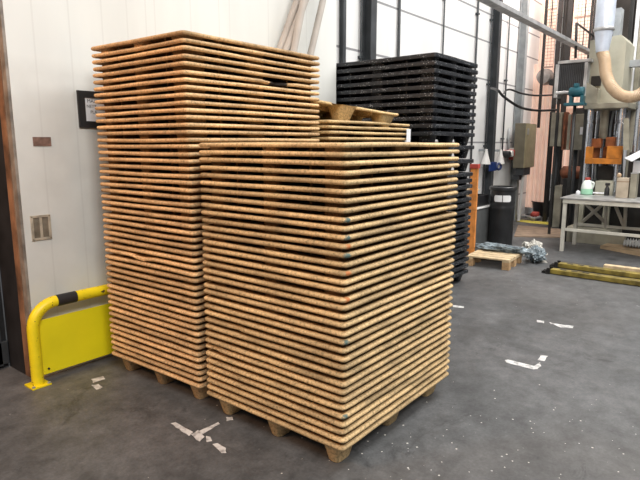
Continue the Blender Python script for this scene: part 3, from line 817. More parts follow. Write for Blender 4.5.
# low wooden pallet with film on it
a = onZ(472, 263); 
wp = thing('wooden_pallet', 'small slatted pine pallet on the floor in front of the black bin', 'pallet', (7.05, 2.75, 0))
Rw = Matrix.Translation((6.79, 2.36, 0)) @ Matrix.Rotation(math.radians(4), 4, 'Z')
for k in range(5):
    bm = BM(); add_box(bm, 0.0 + k * 0.125, 0.105 + k * 0.125, 0.0, 0.56, 0.115, 0.135, bevel=0.003, mtx=Rw); obj('deck_board', bm, M['pine'], wp)
for y in (0.0, 0.47):
    bm = BM(); add_box(bm, 0.0, 0.605, y, y + 0.09, 0.095, 0.1145, bevel=0.003, mtx=Rw); obj('stringer_board', bm, M['pine'], wp)
    for x in (0.0, 0.25, 0.505):
        bm = BM(); add_box(bm, x, x + 0.10, y, y + 0.09, 0.0, 0.0945, bevel=0.003, mtx=Rw); obj('block', bm, M['pine_dark'], wp)

def crumple(name, mat, label, cat, ctr, sx, sy, sz, rot, seed, k=5.0, floor=0.002):
    bm = BM(); bmesh.ops.create_icosphere(bm, subdivisions=5, radius=1)
    off = Vector((seed, seed * 2.3, seed * 0.7)); R = Matrix.Rotation(rot, 4, 'Z')
    for v in bm.verts:
        d = v.co.normalized()
        s = 1 + 0.30 * noise.noise(d * 1.7 + off) + 0.20 * abs(noise.noise(d * k + off)) * 2 - 0.12 + 0.03 * noise.noise(d * 14 + off)
        p = R @ Vector((d.x * s * sx, d.y * s * sy, d.z * s * sz)) + Vector(ctr)
        p.z = max(p.z, floor + 0.002 * (1 + noise.noise(d * 9))); v.co = p
    for f in bm.faces: f.smooth = True
    return tag(obj(name, bm, mat), label, cat)
crumple('plastic_film', M['film_blue'], 'crumpled blue-grey plastic film lying over the small pine pallet', 'plastic film', (7.30, 2.62, 0.175), 0.11, 0.36, 0.055, math.radians(4), 3.1, 4, floor=0.138)
crumple('film_tail', M['film_blue'], 'bunched end of blue-grey film drooping beside the pine pallet', 'plastic film', (7.56, 2.27, 0.10), 0.16, 0.12, 0.11, 0.3, 5.2)
crumple('plastic_scrap', M['film_white'], 'crumpled whitish plastic scrap on the floor beside the black bin', 'plastic scrap', (7.95, 2.44, 0.08), 0.13, 0.14, 0.13, 0.5, 8.4, 6)
mark('plastic_strip', 'thin whitish plastic strip trailing on the floor beyond the film', [[(527, 257), (545, 260), (548, 263), (541, 262.5), (528, 260)], [(536, 253.5), (548, 253), (548, 255), (540, 255.5)]], M['film_white'], 'plastic strip', z=0.004)

# grey cabinet with scrap tray, next to the bin
cb = thing('metal_cabinet', 'low grey metal cabinet with a pale edge between black stack and bin', 'cabinet', (8.35, 3.3, 0))
r = rectY(474, 207, 490.5, 247, 3.16)
r = (r[0], r[1] - 0.02, 0.0, r[3])
box('body', M['cab_grey'], (r[0], r[1] - 0.03, 3.16, 3.60, 0.02, r[3] - 0.02), cb)
box('edge', M['white_edge'], (r[1] - 0.03, r[1] + 0.02, 3.145, 3.60, 0.0, r[3]), cb)
box('top', M['white_edge'], (r[0], r[1] - 0.03, 3.145, 3.60, r[3] - 0.02, r[3]), cb)
tz = r[3] + 0.002
tr = thing('scrap_tray', 'open dark tray heaped with scrap on the grey cabinet', 'tray', (r[1] - 0.3, 3.3, tz))
q = (r[1] - 0.62, r[1] - 0.02)
bm = BM()
add_box(bm, q[0], q[1], 3.2, 3.5, tz, tz + 0.01); add_box(bm, q[0], q[1], 3.2, 3.21, tz + .01, tz + 0.16); add_box(bm, q[0], q[1], 3.49, 3.5, tz + .01, tz + 0.16)
add_box(bm, q[0], q[0] + .01, 3.21, 3.49, tz + .01, tz + 0.16); add_box(bm, q[1] - .01, q[1], 3.21, 3.49, tz + .01, tz + 0.16)
obj('box', bm, M['black'], tr)
bm = BM(); rnd = random.Random(4)
for k in range(26):
    x = rnd.uniform(q[0] + .06, q[1] - .06); y = rnd.uniform(3.26, 3.44)
    add_box(bm, -0.05, 0.05, -0.015, 0.015, -0.012, 0.012, mtx=Matrix.Translation((x, y, tz + rnd.uniform(0.06, 0.26))) @ Matrix.Rotation(rnd.uniform(0, 3), 4, 'Z') @ Matrix.Rotation(rnd.uniform(-.5, .5), 4, 'X'))
o = obj('scrap', bm, M['pine'], tr); o['kind'] = 'stuff'

# ------------------------------------------------------------------ clad wall services
def conduit(px, y0, y1, rad, label, Y=CY - 0.03, mat='steel_dark'):
    xx = onY(px, (y0 + y1) / 2, Y).x
    z1 = onY(px, y0, Y).z if y0 > 0 else 5.6
    z0 = onY(px, y1, Y).z if y1 != 150 else 0.02
    bm = BM(); add_tube(bm, [(xx, Y, z0), (xx, Y, z1)], rad, 8)
    zc = z0 + 0.4
    while zc < z1 - 0.2:
        add_box(bm, xx - rad * 2, xx + rad * 2, Y - rad * 1.15, CY - 0.001, zc, zc + 0.03); zc += 1.1
    tag(obj('conduit', bm, M[mat]), label, 'conduit', 'conduits on the clad wall')
conduit(360.5, 0, 150, 0.012, 'thin dark conduit between the two dark columns behind the black stack')
conduit(398, 0, 150, 0.02, 'dark conduit just beyond the wide dark column')
conduit(442, 0, 150, 0.013, 'thin dark conduit rising above the near corner of the black stack')
conduit(475, 0, 150, 0.018, 'dark conduit rising past the far edge of the black stack')
conduit(488.8, 0, 150, 0.014, 'dark conduit close beside the dark column behind the bin')
conduit(506, 10, 160, 0.016, 'dark conduit on the far side of the dark column', CY - 0.04)
conduit(508.5, 128, 160, 0.022, 'short looped grey conduit above the red and white sockets', CY - 0.035, 'steel_grey')

bkt = thing('blue_bracket', 'blue bracket with a ring clamped to the dark steel column', 'bracket', onY(497, 172, CY - 0.24))
r = rectY(489.5, 162, 496.5, 171, CY - 0.15)
box('plate', M['blue'], (r[0], r[1], CY - 0.16, CY - 0.133, r[2], r[3]), bkt, 0.01)
ctr = onY(498.8, 166.5, CY - 0.16); bm = BM(); n = 20
ring = [(ctr.x + 0.11 * math.cos(2 * PI * k / n), CY - 0.16, ctr.z + 0.055 * math.sin(2 * PI * k / n)) for k in range(n + 1)]
add_tube(bm, ring, 0.022, 8, cap=False); obj('ring', bm, M['blue'], bkt)
def lamp_cone(px, label):
    p = onY(px, 158, CY - 0.14)
    t = thing('funnel_guard', label, 'funnel', (p.x, CY - 0.14, p.z - 0.12), 'pale funnels on the wall')
    bm = BM(); add_lathe(bm, [(0.085, -0.11), (0.08, -0.09), (0.035, 0.07), (0.02, 0.16)], (p.x, CY - 0.14, p.z), 16); obj('cone', bm, M['socket_white'], t)
    bm = BM(); add_box(bm, p.x - .02, p.x + .02, CY - 0.12, CY - 0.001, p.z + .12, p.z + .16); obj('arm', bm, M['steel_grey'], t)
lamp_cone(486, 'pale funnel on the wall before the dark column')
lamp_cone(500.5, 'pale funnel on the wall beyond the dark column')
sk = thing('socket_cluster', 'cluster of red and white sockets on the clad wall', 'socket', onY(511, 160, CY - 0.1))
pp_ = onY(509.5, 155, CY - 0.10)
for k, (dx, dz, mm) in enumerate(((-0.26, 0.02, 'black'), (0.0, 0.04, 'red'), (0.16, 0.07, 'socket_white'), (0.2, -0.04, 'red'), (0.3, 0.0, 'socket_white'), (-.1, .03, 'socket_white'))):
    bm = BM(); add_lathe(bm, [(0.06, -0.10), (0.07, -0.02), (0.05, 0.099)], (pp_.x + dx, CY - 0.10, pp_.z + dz), 12, 'y'); obj('socket', bm, M[mm], sk)

# khaki electrical cabinet
kc = thing('electrical_cabinet', 'khaki electrical cabinet on the clad wall beside the pink curtain', 'cabinet', onY(525, 170, CY - 0.3))
Yk = 3.66
p0 = onY(525, 145, Yk); p1 = onY(535, 145, Yk); zt_ = onY(526, 123, Yk).z; zb_ = onY(526, 168, Yk).z
box('body', M['khaki_dark'], (p0.x, p1.x, Yk + 0.012, Yk + 0.215, zb_, zt_), kc, 0.006)
dr = box('door', M['khaki'], (p0.x + 0.01, p1.x - 0.01, Yk - 0.012, Yk + 0.011, zb_ + 0.01, zt_ - 0.01), kc, 0.004)
box('latch', M['galv'], (p0.x + 0.05, p0.x + 0.11, Yk - 0.03, Yk - 0.0125, zt_ - 0.22, zt_ - 0.1), dr, 0.003)
bm = BM(); q = rectX(517, 168.5, 525, 178, p0.x + 0.15)
add_box(bm, p0.x + 0.05, p0.x + 0.45, q[0], q[1], q[2] + .06, zb_ - 0.002); add_box(bm, p0.x + 0.1, p0.x + 0.4, q[0] + .1, q[1] + .06, q[2] - .04, q[2] + .0599)
obj('gland_box', bm, M['steel_dark'], kc)
tube('cable', M['socket_white'], [(p0.x + 0.2, q[0] + .05, q[2] + .055), (p0.x + 0.2, q[0] + .05, 0.9), (p0.x + 0.25, q[0] + .1, 0.02)], 0.03, kc)

# cable tray running along the wall overhead
TY = 2.55
p = onY(495, -2, TY); q = onY(592, 56, TY)
ct = thing('cable_tray', 'grey steel cable tray running overhead along the clad wall', 'cable tray', (p.x, TY, 3.3))
ztr = (p.z + q.z) / 2
box('channel', M['galv'], (5.0, q.x + 0.1, TY, TY + 0.09, ztr - 0.01, ztr + 0.0), ct, 0.002)
box('side_rail', M['galv'], (5.0, q.x + 0.1, TY - 0.012, TY - 0.0005, ztr - 0.012, ztr + 0.04), ct, 0.002)
box('side_rail', M['galv'], (5.0, q.x + 0.1, TY + 0.0905, TY + 0.102, ztr - 0.012, ztr + 0.04), ct, 0.002)
for x in (6.2, 8.6, 10.4):
    tube('hanger_rod', M['steel_dark'], [(x, TY + .045, ztr), (x, TY + .045, 6.4)], 0.008, ct)
pa = onY(498, 91, 3.55); 
def cable(pts, r, label):
    tag(tube('cable', M['black'], smooth_path(pts), r, None, 8), label, 'cable', 'black cables looping off the wall')
cable([onY(491, 88, 3.9), onY(498, 90.5, 3.52), onY(503, 96, 3.5), onY(514, 104, 3.42), onY(524, 108.5, 3.38), onY(538, 110.5, 3.3), onY(556, 110, 3.2)], 0.022, 'black cable sagging lowest from the dark column towards the cage')
cable([onY(504, 93, 3.95), onY(507, 90, 3.52), onY(512, 90, 3.5), onY(522, 93.5, 3.4), onY(536, 95.5, 3.3), onY(552, 95, 3.2)], 0.016, 'thin black cable looping above the lowest sagging one')

# ------------------------------------------------------------------ cage and curtain
CX = 12.7
def curtain(x0, x1, y0, y1, X, label, mat='pink'):
    a = rectX(x0, y0, x1, y1, X)
    bm = BM(); n = 14; g = []
    for k in range(n + 1):
        y = a[0] + (a[1] - a[0]) * k / n
        g.append([bm.verts.new((X + 0.025 * math.sin(k * 2.1), y, zz)) for zz in (a[2], a[3])])
    for p, q in zip(g, g[1:]):
        f = bm.faces.new((p[0], q[0], q[1], p[1])); f.smooth = True
    tag(obj('welding_curtain', bm, M[mat]), label, 'curtain', 'pink curtains behind the cage')
curtain(528, 549, 64, 208, 12.45, 'pink hanging curtain beside the khaki electrical cabinet')
curtain(541, 558, -60, 68, 12.7, 'pink curtain high behind the mesh cage nearest the clad wall')
curtain(569, 594, -60, 108, 12.7, 'pink curtain high behind the mesh cage beside the silver duct')
curtain(551, 574, 104, 174, 12.9, 'pink curtain low behind the grey control box')
hp = onX(545.5, 77, 12.2)
hb = thing('curtain_hood', 'dull grey round hood at the top of the pink curtain', 'hood', hp)
bm = BM(); add_lathe(bm, [(0.03, -0.2), (0.14, -0.16), (0.17, 0.0), (0.13, 0.16), (0.03, 0.2)], hp, 16, 'x'); obj('drum', bm, M['wrap'], hb)
bm = BM(); add_box(bm, hp.x - .1, hp.x + .1, hp.y - 0.3, hp.y - 0.1, hp.z - .18, hp.z - .06, bevel=.02); obj('nozzle', bm, M['steel_dark'], hb)

cg = thing('mesh_cage', 'tall dark mesh safety cage in front of the pink curtains', 'cage', (11.9, 2.9, 0))
KX = 11.9
def cage_post(px, w, z0=0.0, z1=5.2):
    y = onX(px, 60, KX).y
    box('post', M['cage_post'], (KX - w / 2, KX + w / 2, y - w / 2, y + w / 2, z0, z1), cg, 0.004); return y
ys = [cage_post(543, 0.05, 1.9), cage_post(557, 0.07), cage_post(562, 0.02), cage_post(567, 0.085), cage_post(588, 0.04), cage_post(593.5, 0.12)]
def mesh_panel(ya, yb, z0, z1):
    bm = BM(); y0, y1 = min(ya, yb), max(ya, yb); s = 0.062; w = 0.0036
    y = y0
    while y <= y1: add_box(bm, KX - w, KX + w, y - w, y + w, z0, z1); y += s
    z = z0
    while z <= z1: add_box(bm, KX - w, KX + w, y0, y1, z - w, z + w); z += s
    for z in (z0, z1 - 0.03, z0 + (z1 - z0) * 0.55): add_box(bm, KX - .015, KX + .015, y0, y1, z, z + 0.03)
    obj('mesh_panel', bm, M['mesh'], cg)
zlow = onX(545, 68, KX).z
mesh_panel(ys[0], ys[1] + .07, zlow, 5.1); mesh_panel(ys[3] - .08, ys[4], 2.6, 5.1); mesh_panel(ys[4], ys[5] + .09, 2.6, 5.1)
# low posts in front of the cage
for px, m_, w, yt, yb_, X, lab in ((548.5, 'cage_post', 0.07, 112, 216, 11.6, 'thin dark upright at the edge of the pink curtain'),
                                   (556.5, 'machine_dark', 0.10, 146, 216, 11.4, 'dark upright under the grey control box')):
    a = rectX(px - 1, yt, px + 1, yb_, X)
    tag(box('upright_post', M[m_], (X - w / 2, X + w / 2, (a[0] + a[1]) / 2 - w / 2, (a[0] + a[1]) / 2 + w / 2, 0.0, a[3]), None, 0.006), lab, 'post')

def xbox(name, m_, rect, X, depth, label, cat, bevel=0.008, floor=False, group=None):
    a = rectX(*rect, X)
    return tag(box(name, M[m_], (X, X + depth, a[0], a[1], 0.0 if floor else a[2], a[3]), None, bevel), label, cat, group)

def control_box(rect, X, d, m_, side, label):
    a = rectX(*rect, X)
    t = thing('control_box', label, 'control box', (X + d / 2, (a[0] + a[1]) / 2, a[2]))
    box('body', M[side], (X + 0.012, X + d, a[0], a[1], a[2], a[3]), t, 0.006)
    box('door', M[m_], (X - 0.01, X + 0.0115, a[0] + .006, a[1] - .006, a[2] + .006, a[3] - .006), t, 0.004)
    tube('stand', M['steel_dark'], [(X + d / 2, (a[0] + a[1]) / 2, 0.0), (X + d / 2, (a[0] + a[1]) / 2, a[2])], 0.035, t)
    return t, a
t0, a = control_box((550.5, 112.5, 562, 146.5), 10.9, 0.25, 'beige_dark', 'beige_dark', 'grey-green control box on a stand before the cage')
t, a = control_box((567, 114, 584, 150), 10.7, 0.25, 'beige_dark', 'beige_dark', 'olive control box with a white tag beside the press')
q = rectX(580, 127, 584, 134.5, 10.68)
box('white_tag', M['paper'], (10.676, 10.6895, q[0], q[1], q[2], q[3]), t, 0)
for r_ in ((570.3, 113, 572.6, 150),):
    q = rectX(*r_, 10.67); box('edge_strip', M['rust'], (10.665, 10.6895, q[0], q[1], q[2], q[3]), t, 0.003)
q = rectX(562.6, 112, 565, 150, 10.89); box('edge_strip', M['rust'], (10.89, 11.12, q[0], q[1], q[2], q[3]), t0, 0.003)
a = rectX(562, 173, 573, 205, 10.9)
ds = thing('drive_unit', 'dark oily drive unit low between the control boxes', 'machine', (11.1, (a[0] + a[1]) / 2, 0))
box('body', M['machine_dark'], (10.9, 11.4, a[0], a[1], 0.0, a[3] - .1), ds, 0.02)
bm = BM(); add_lathe(bm, [(0.09, -0.2), (0.12, -0.18), (0.12, 0.15), (0.05, 0.2)], (11.1, (a[0] + a[1]) / 2, a[3]), 16, 'y'); obj('pump', bm, M['rust'], ds)
xbox('floor_cabinet', 'beige_dark', (553.5, 186, 566, 221), 10.95, 0.35, 'pale grey-green cabinet standing on the floor below the grey-green control box', 'cabinet', floor=True)
c = onZ(543, 216)
tb = thing('black_tub', 'black open tub on the floor in front of the pink curtain', 'tub', (c.x, c.y, 0))
bm = BM(); add_lathe(bm, [(0.19, 0), (0.245, 0.30), (0.26, 0.31), (0.26, 0.33), (0.235, 0.33), (0.19, 0.05)], (c.x, c.y, 0), 20); obj('bucket', bm, M['black'], tb)

# ------------------------------------------------------------------ press
PX = 9.9
a = rectX(588, 36, 629, 103, PX)
pr = thing('hydraulic_press', 'beige four-column moulding press with orange dies behind the table', 'press', (PX + .4, (a[0] + a[1]) / 2, 0))
y0, y1, z0, z1 = a
# head: tall housing with a cut corner, front recess and side bracket
bm = BM()
add_prism(bm, [(PX, y1, z0), (PX, y0 + .07, z0), (PX, y0 + .07, z1 - 0.10), (PX, y0 + 0.15, z1), (PX, y0 + 0.40, z1 - 0.02), (PX, y1, z1 - 0.04)], (0.8, 0, 0)); obj('head', bm, M['beige'], pr)
q = rectX(586, 82, 598, 103.5, PX - 0.12)
bm = BM(); add_prism(bm, [(PX - .14, q[1], q[2]), (PX - .14, q[0], q[2]), (PX - .14, q[0], q[3] - .12), (PX - .14, q[1], q[3])], (0.139, 0, 0)); obj('bracket', bm, M['beige_dark'], pr)
q = rectX(591, 76, 601, 86, PX - 0.02); box('recess_plate', M['machine_dark'], (PX - .03, PX - .001, q[0], q[1], q[2], q[3]), pr, 0.004)
q = rectX(586, 99, 629, 105, PX - .05); box('platen', M['beige_dark'], (PX - .135, PX + .8, q[0], q[1], z0 - 0.09, z0 - 0.001), pr, 0.01)
zb = onX(605, 192, PX).z
for px, X, w in ((588.8, PX + 0.02, 0.052), (620.5, PX + 0.02, 0.05), (596, PX + 0.62, 0.03), (615.5, PX + 0.62, 0.04)):
    yy = onX(px, 140, X).y
    bm = BM(); add_lathe(bm, [(w * 1.0, zb - 0.1), (w, z0 - 0.32), (w * .8, z0 - 0.31), (w * .8, z0 - 0.28), (w, z0 - 0.27), (w, z0 - 0.091)], (X, yy, 0), 18); obj('column', bm, M['chrome'], pr)
yy = onX(604.5, 118, PX + .25).y
bm = BM(); add_lathe(bm, [(0.05, z0 - 0.56), (0.065, z0 - 0.52), (0.065, z0 - 0.091)], (PX + .25, yy, 0), 18); obj('cylinder', bm, M['beige_dark'], pr)
bm = BM(); add_lathe(bm, [(0.022, z0 - 1.0), (0.022, z0 - 0.561)], (PX + .25, yy, 0), 14); obj('piston_rod', bm, M['chrome'], pr)
# orange die: a U-shaped frame with a darker upper block
q = rectX(585.5, 146, 622, 164, PX - 0.1)
w = q[1] - q[0]
bm = BM()
add_box(bm, PX - .12, PX - .055, q[1] - 0.11, q[1], q[2] + .09, q[3] - .01, bevel=.006); add_box(bm, PX - .12, PX - .055, q[0], q[0] + 0.22, q[2] + .09, q[3], bevel=.006)
add_box(bm, PX - .12, PX - .055, q[0], q[1], q[2], q[2] + 0.089, bevel=.006); obj('lower_die', bm, M['orange_die'], pr)
for r_ in ((589, 138.5, 601, 148), (605.5, 137, 615, 147)):
    q2 = rectX(*r_, PX + .1); box('upper_die', M['orange_dark'], (PX + .1, PX + .22, q2[0], q2[1], q2[2], q2[3]), pr, 0.01)
q2 = rectX(590, 147, 612, 158, PX + .3); box('die_block', M['orange_dark'], (PX + .3, PX + .5, q2[0], q2[1], q2[2] - .05, q2[3]), pr, 0.01)
q2 = rectX(597, 166, 613, 180, PX + .2); box('ejector_block', M['machine_dark'], (PX + .2, PX + .5, q2[0], q2[1], q2[2], q2[3]), pr, 0.01)
q2 = rectX(595, 181, 613, 193, PX - .05); box('bed', M['beige'], (PX - .05, PX + .7, q2[0], q2[1], q2[2] - 0.1, q2[3]), pr, 0.012)
q2 = rectX(577, 197, 640, 230, PX); 
box('frame_base', M['machine_dark'], (PX + .1, PX + .9, q2[0], q2[1], 0.20, zb - 0.101), pr, 0.01)  # near-black block: shade of the recess behind the braces put into the colour
for px in (580, 606, 632):
    yy = onX(px, 215, PX + .05).y; box('frame_post', M['beige'], (PX + .03, PX + .099, yy - .05, yy + .05, 0.2, zb - 0.1), pr, 0.006)
q2 = rectX(561, 229, 626, 243, 9.5); box('plinth', M['beige_dark'], (9.45, PX + .95, q2[0], q2[1], 0.0, 0.199), pr, 0.01)
q2 = rectX(590, 104, 620, 182, PX + 1.0); box('shade_backing', M['machine_dark'], (PX + 1.0, PX + 1.05, q2[0] - .1, q2[1] + .1, 0.2, q2[3] + .1), pr, 0.01)  # dark sheet added for the shaded depth between the columns
# tie rods and hoses inside the press
for k, px in enumerate((593.5, 598.5, 609.5, 612, 625)):
    yy = onX(px, 130, PX + .5).y
    tube('hydraulic_hose', M['steel_grey'] if k % 2 else M['black'], smooth_path([(PX + .5, yy, z0 - .1), (PX + .52, yy + .03, z0 - .45), (PX + .5, yy - .02, zb + .15)]), 0.018, pr)

# silver duct and tan hose
D = PX - 0.42
p0 = onX(605, 0, D); p1 = onX(604, 30, D); p2 = onX(603.5, 52, D)
dt = thing('extraction_duct', 'silver extraction duct coming down above the press', 'duct', p2)
bm = BM(); add_lathe(bm, [(0.135, 0), (0.135, 5.6 - p1.z)], (p1.x, p1.y, p1.z), 24); obj('pipe', bm, M['duct'], dt)
bm = BM(); add_lathe(bm, [(0.088, 0), (0.132, p1.z - p2.z - 0.001)], (p1.x, p1.y, p2.z), 24); obj('reducer', bm, M['duct'], dt)
bm = BM(); add_lathe(bm, [(0.138, -0.02), (0.146, -0.01), (0.146, 0.02), (0.138, 0.03)], (p1.x, p1.y, p1.z), 24); obj('clamp', bm, M['galv'], dt)
bm = BM(); pts = smooth_path([Vector((p1.x, p1.y, p2.z + .01)), onX(604.5, 60, D), onX(606, 74, D), onX(611, 86, D), onX(620, 94.5, D), onX(631, 97, D), onX(642, 93, D), onX(652, 82, D)], 14)
rs = [0.083 + (0.005 if k % 2 else 0.0) for k in range(len(pts))]
add_tube(bm, pts, rs, 20)
tag(obj('flexible_hose', bm, M['hose']), 'thick tan flexible hose curving down from the silver duct', 'hose')
xbox('junction_box', 'steel_grey', (614, 8, 620.5, 37), PX + .1, 0.2, 'slim grey box standing on the press head behind the duct', 'box')
a = rectX(614, 8, 620.5, 37, PX + .1)

# cooler with fins and teal motor at the left of the press
a = rectX(555, 60, 587, 94, 9.75)
oc = thing('oil_cooler', 'black finned oil cooler in a grey frame above the teal motor', 'cooler', (9.9, (a[0] + a[1]) / 2, a[2]))
box('core', M['black'], (9.77, 9.95, a[0] + .05, a[1] - .06, a[2] + .0, a[3] - .05), oc, 0.004)
bm = BM(); n = 13
for k in range(n):
    y = a[0] + .07 + (a[1] - a[0] - .15) * k / (n - 1); add_box(bm, 9.752, 9.769, y - .006, y + .006, a[2] + .02, a[3] - .07)
obj('fins', bm, M['steel_dark'], oc)
for nm, b in (('frame_top', (9.74, 9.98, a[0] - .04, a[1] - .03, a[3] - .049, a[3] + .0)), ('frame_side', (9.74, 9.98, a[1] - .059, a[1] + .0, a[2] - .05, a[3] - .05)), ('frame_side', (9.74, 9.98, a[0], a[0] + .049, a[2] - .05, a[3] - .05))):
    box(nm, M['galv'], b, oc, 0.008)
for yy in (a[0] + .02, a[1] - .03): box('leg', M['machine_dark'], (9.93, 9.975, yy - .02, yy + .02, 0.0, a[2] - .051), oc, 0.003)
c = onX(576, 92, 9.45)
K = 0.62
mt = thing('electric_motor', 'teal electric motor on a bracket beside the press head', 'motor', c)
bm = BM(); add_lathe(bm, [(0.04 * K, -0.20 * K), (0.11 * K, -0.19 * K), (0.125 * K, -0.12 * K), (0.125 * K, 0.12 * K), (0.105 * K, 0.15 * K), (0.03 * K, 0.16 * K)], c, 20, 'y'); obj('housing', bm, M['teal'], mt)
bm = BM(); add_box(bm, c.x - .05, c.x + .03, c.y - .04, c.y + .03, c.z + .07, c.z + .13, bevel=.01); obj('terminal_box', bm, M['teal'], mt)
bm = BM(); add_box(bm, c.x - .09, c.x + .09, c.y - .15, c.y + .15, c.z - .21, c.z - .165, bevel=.008); add_box(bm, c.x - .07, c.x + .07, c.y - .13, c.y - .08, c.z - .1649, c.z - .06, bevel=.006); add_box(bm, c.x - .07, c.x + .07, c.y + .04, c.y + .08, c.z - .1649, c.z - .06, bevel=.006); obj('bracket', bm, M['teal'], mt)
bm = BM(); add_lathe(bm, [(0.025, 0.161 * K), (0.025, 0.30)], c, 12, 'y'); obj('shaft', bm, M['galv'], mt)
tube('leg', M['machine_dark'], [(c.x, c.y, 0), (c.x, c.y, c.z - .211)], .025, mt)

# guard rail, sloping from the tray end to the press
a_ = onX(576.5, 23, 9.9); b_ = onX(575.5, 58, 9.9); c_ = onX(595, 37, 9.9)
gr = thing('guard_rail', 'thin dark rail sloping from an upright towards the press head', 'rail', b_)
tube('upright', M['cage_post'], [b_, a_], 0.022, gr); tube('handrail', M['cage_post'], [a_, c_], 0.016, gr)

# tall frame on the far right
for px0, px1, m_, lab in ((628, 632.5, 'machine_dark', 'dark steel stanchion beside the press head'), (634.5, 638.5, 'white_sheet', 'white upright tube beyond the dark stanchion'), (638.8, 644, 'beige_dark', 'olive upright standing just beyond the white upright tube')):
    q = rectX(px0, 0, px1, 55, 10.6)
    tag(box('stanchion', M[m_], (10.6, 10.75, q[0], q[1], 0.0, 5.4), None, .01), lab, 'upright')
q = rectX(628, 59, 660, 66, 10.3); tag(box('cross_beam', M['steel_grey'], (10.3, 10.42, q[0], q[1], q[2], q[3]), None, .006), 'grey horizontal beam fixed across the dark stanchion', 'beam')
for r_, m_, X, lab in (((634.5, 101, 646, 150), 'chrome', 9.9, 'wide bright steel cylinder beside the press'), ):
    q = rectX(*r_, X); bm = BM(); rr = (q[1] - q[0]) / 2
    add_lathe(bm, [(rr * .8, q[2] - .9), (rr, q[2] - .85), (rr, q[3] - .1), (rr * 1.15, q[3] - .1), (rr * 1.15, q[3])], (X, (q[0] + q[1]) / 2, 0), 24); tag(obj('steel_cylinder', bm, M[m_]), lab, 'cylinder')
q = rectX(622, 118, 629, 150, 9.6)
bm = BM(); add_prism(bm, [(9.6, q[1], q[3]), (9.6, q[1] - .07, q[3]), (9.6, q[0] - .02, q[2]), (9.6, q[0] + .06, q[2])], (.05, 0, 0)); tag(obj('guard_plate', bm, M['beige_dark']), 'narrow slanted beige guard plate beside the press column', 'guard plate')
# pale sheets held at the right of the press
bm = BM()
A = [onX(624.5, 158, 9.3), onX(645, 148, 9.5), onX(648, 152, 9.2), onX(632, 161, 9.1)]
add_prism(bm, A, (0.0, 0.0, -0.012)); tag(obj('pale_sheet', bm, M['white_sheet']), 'tilted pale sheet jutting out beside the orange die', 'sheet')
q = rectX(633, 161, 650, 173, 9.45); tag(box('white_panel', M['white_sheet'], (9.45, 9.5, q[0], q[1], q[2], q[3]), None, .004), 'white upright panel below the tilted pale sheet', 'panel')
q2 = rectX(627, 161, 632, 190, 9.55); tag(box('machine_stand', M['machine_dark'], (9.56, 9.85, q2[0] - .5, q2[1], 0.0, q[2] + .3), None, .01), 'dark stand holding the white panel', 'stand')

# ------------------------------------------------------------------ work table
TX0, TX1, TYA, TYB, TZ = 8.54, 9.28, 2.235, 0.35, 0.80
tb = thing('work_table', 'pale steel work table with cross-braced legs in front of the press', 'table', ((TX0 + TX1) / 2, (TYA + TYB) / 2, 0))
box('tabletop', M['table_top'], (TX0 - .02, TX1 + .02, TYB, TYA + .04, TZ - 0.02, TZ), tb, 0.004)
box('apron', M['table'], (TX0 - .01, TX0 + .03, TYB, TYA, TZ - 0.08, TZ - 0.0205), tb, 0.003)
box('apron', M['table'], (TX1 - .03, TX1 + .01, TYB, TYA, TZ - 0.08, TZ - 0.0205), tb, 0.003)
for x in (TX0, TX1 - 0.05):
    for y in (TYA - 0.055, TYB):
        box('leg', M['table'], (x, x + 0.05, y, y + 0.05, 0.0, TZ - 0.0805), tb, 0.003)
    box('lower_rail', M['table'], (x + .005, x + 0.045, TYB + .051, TYA - 0.056, 0.31, 0.35), tb, 0.003)
def brace(pa, pb, X, w=0.025):
    A = onX(*pa, X); B = onX(*pb, X)
    tube('brace', M['table'], [A, B], w, tb, 8)
Xb = TX1 - 0.025
for p_, q_ in (((585, 203), (604.5, 222)), ((604.5, 203), (582, 222)), ((577.5, 201), (576, 228)), ((606.5, 201), (605.5, 228)), ((614, 202), (625, 229)), ((626, 202), (624.5, 229))):
    brace(p_, q_, Xb)

def on_table(px, py): return onZ(px, py, TZ)
c = on_table(586.5, 194.5); c.z = TZ + .001
jg = thing('detergent_jug', 'milky jug with green liquid and a red cap on the table', 'jug', c)
bm = BM(); add_lathe(bm, [(0.075, 0), (0.085, 0.01), (0.085, 0.09)], c, 20); obj('liquid', bm, M['jug_green'], jg)
bm = BM(); add_lathe(bm, [(0.085, 0.0905), (0.08, 0.15), (0.05, 0.21), (0.03, 0.225)], c, 20); obj('bottle', bm, M['jug'], jg)
bm = BM(); add_lathe(bm, [(0.036, 0.2255), (0.038, 0.25), (0.034, 0.262)], c, 14); obj('cap', bm, M['red'], jg)
bm = BM(); add_tube(bm, smooth_path([(c.x - .02, c.y - .045, c.z + .20), (c.x - .03, c.y - .10, c.z + .18), (c.x - .02, c.y - .082, c.z + .10)]), .012, 8); obj('handle', bm, M['jug'], jg)
c = on_table(578, 194.5); c.z = TZ + .001
bm = BM(); add_lathe(bm, [(0.03, 0), (0.035, 0.01), (0.03, 0.05), (0.012, 0.06)], c, 14); tag(obj('small_pot', bm, M['paper']), 'small white pot on the table beside the milky jug', 'pot')
c = on_table(606.5, 195.5); c.z = TZ + .001
sb = thing('spray_bottle', 'small black spray bottle standing on the table', 'bottle', c)
bm = BM(); add_lathe(bm, [(0.034, 0), (0.036, 0.01), (0.036, 0.10), (0.018, 0.13), (0.016, 0.15)], c, 16); obj('body', bm, M['black'], sb)
bm = BM(); add_box(bm, c.x - .02, c.x + .02, c.y - .035, c.y + .03, c.z + .1505, c.z + .19, bevel=.006); obj('trigger_head', bm, M['black'], sb)
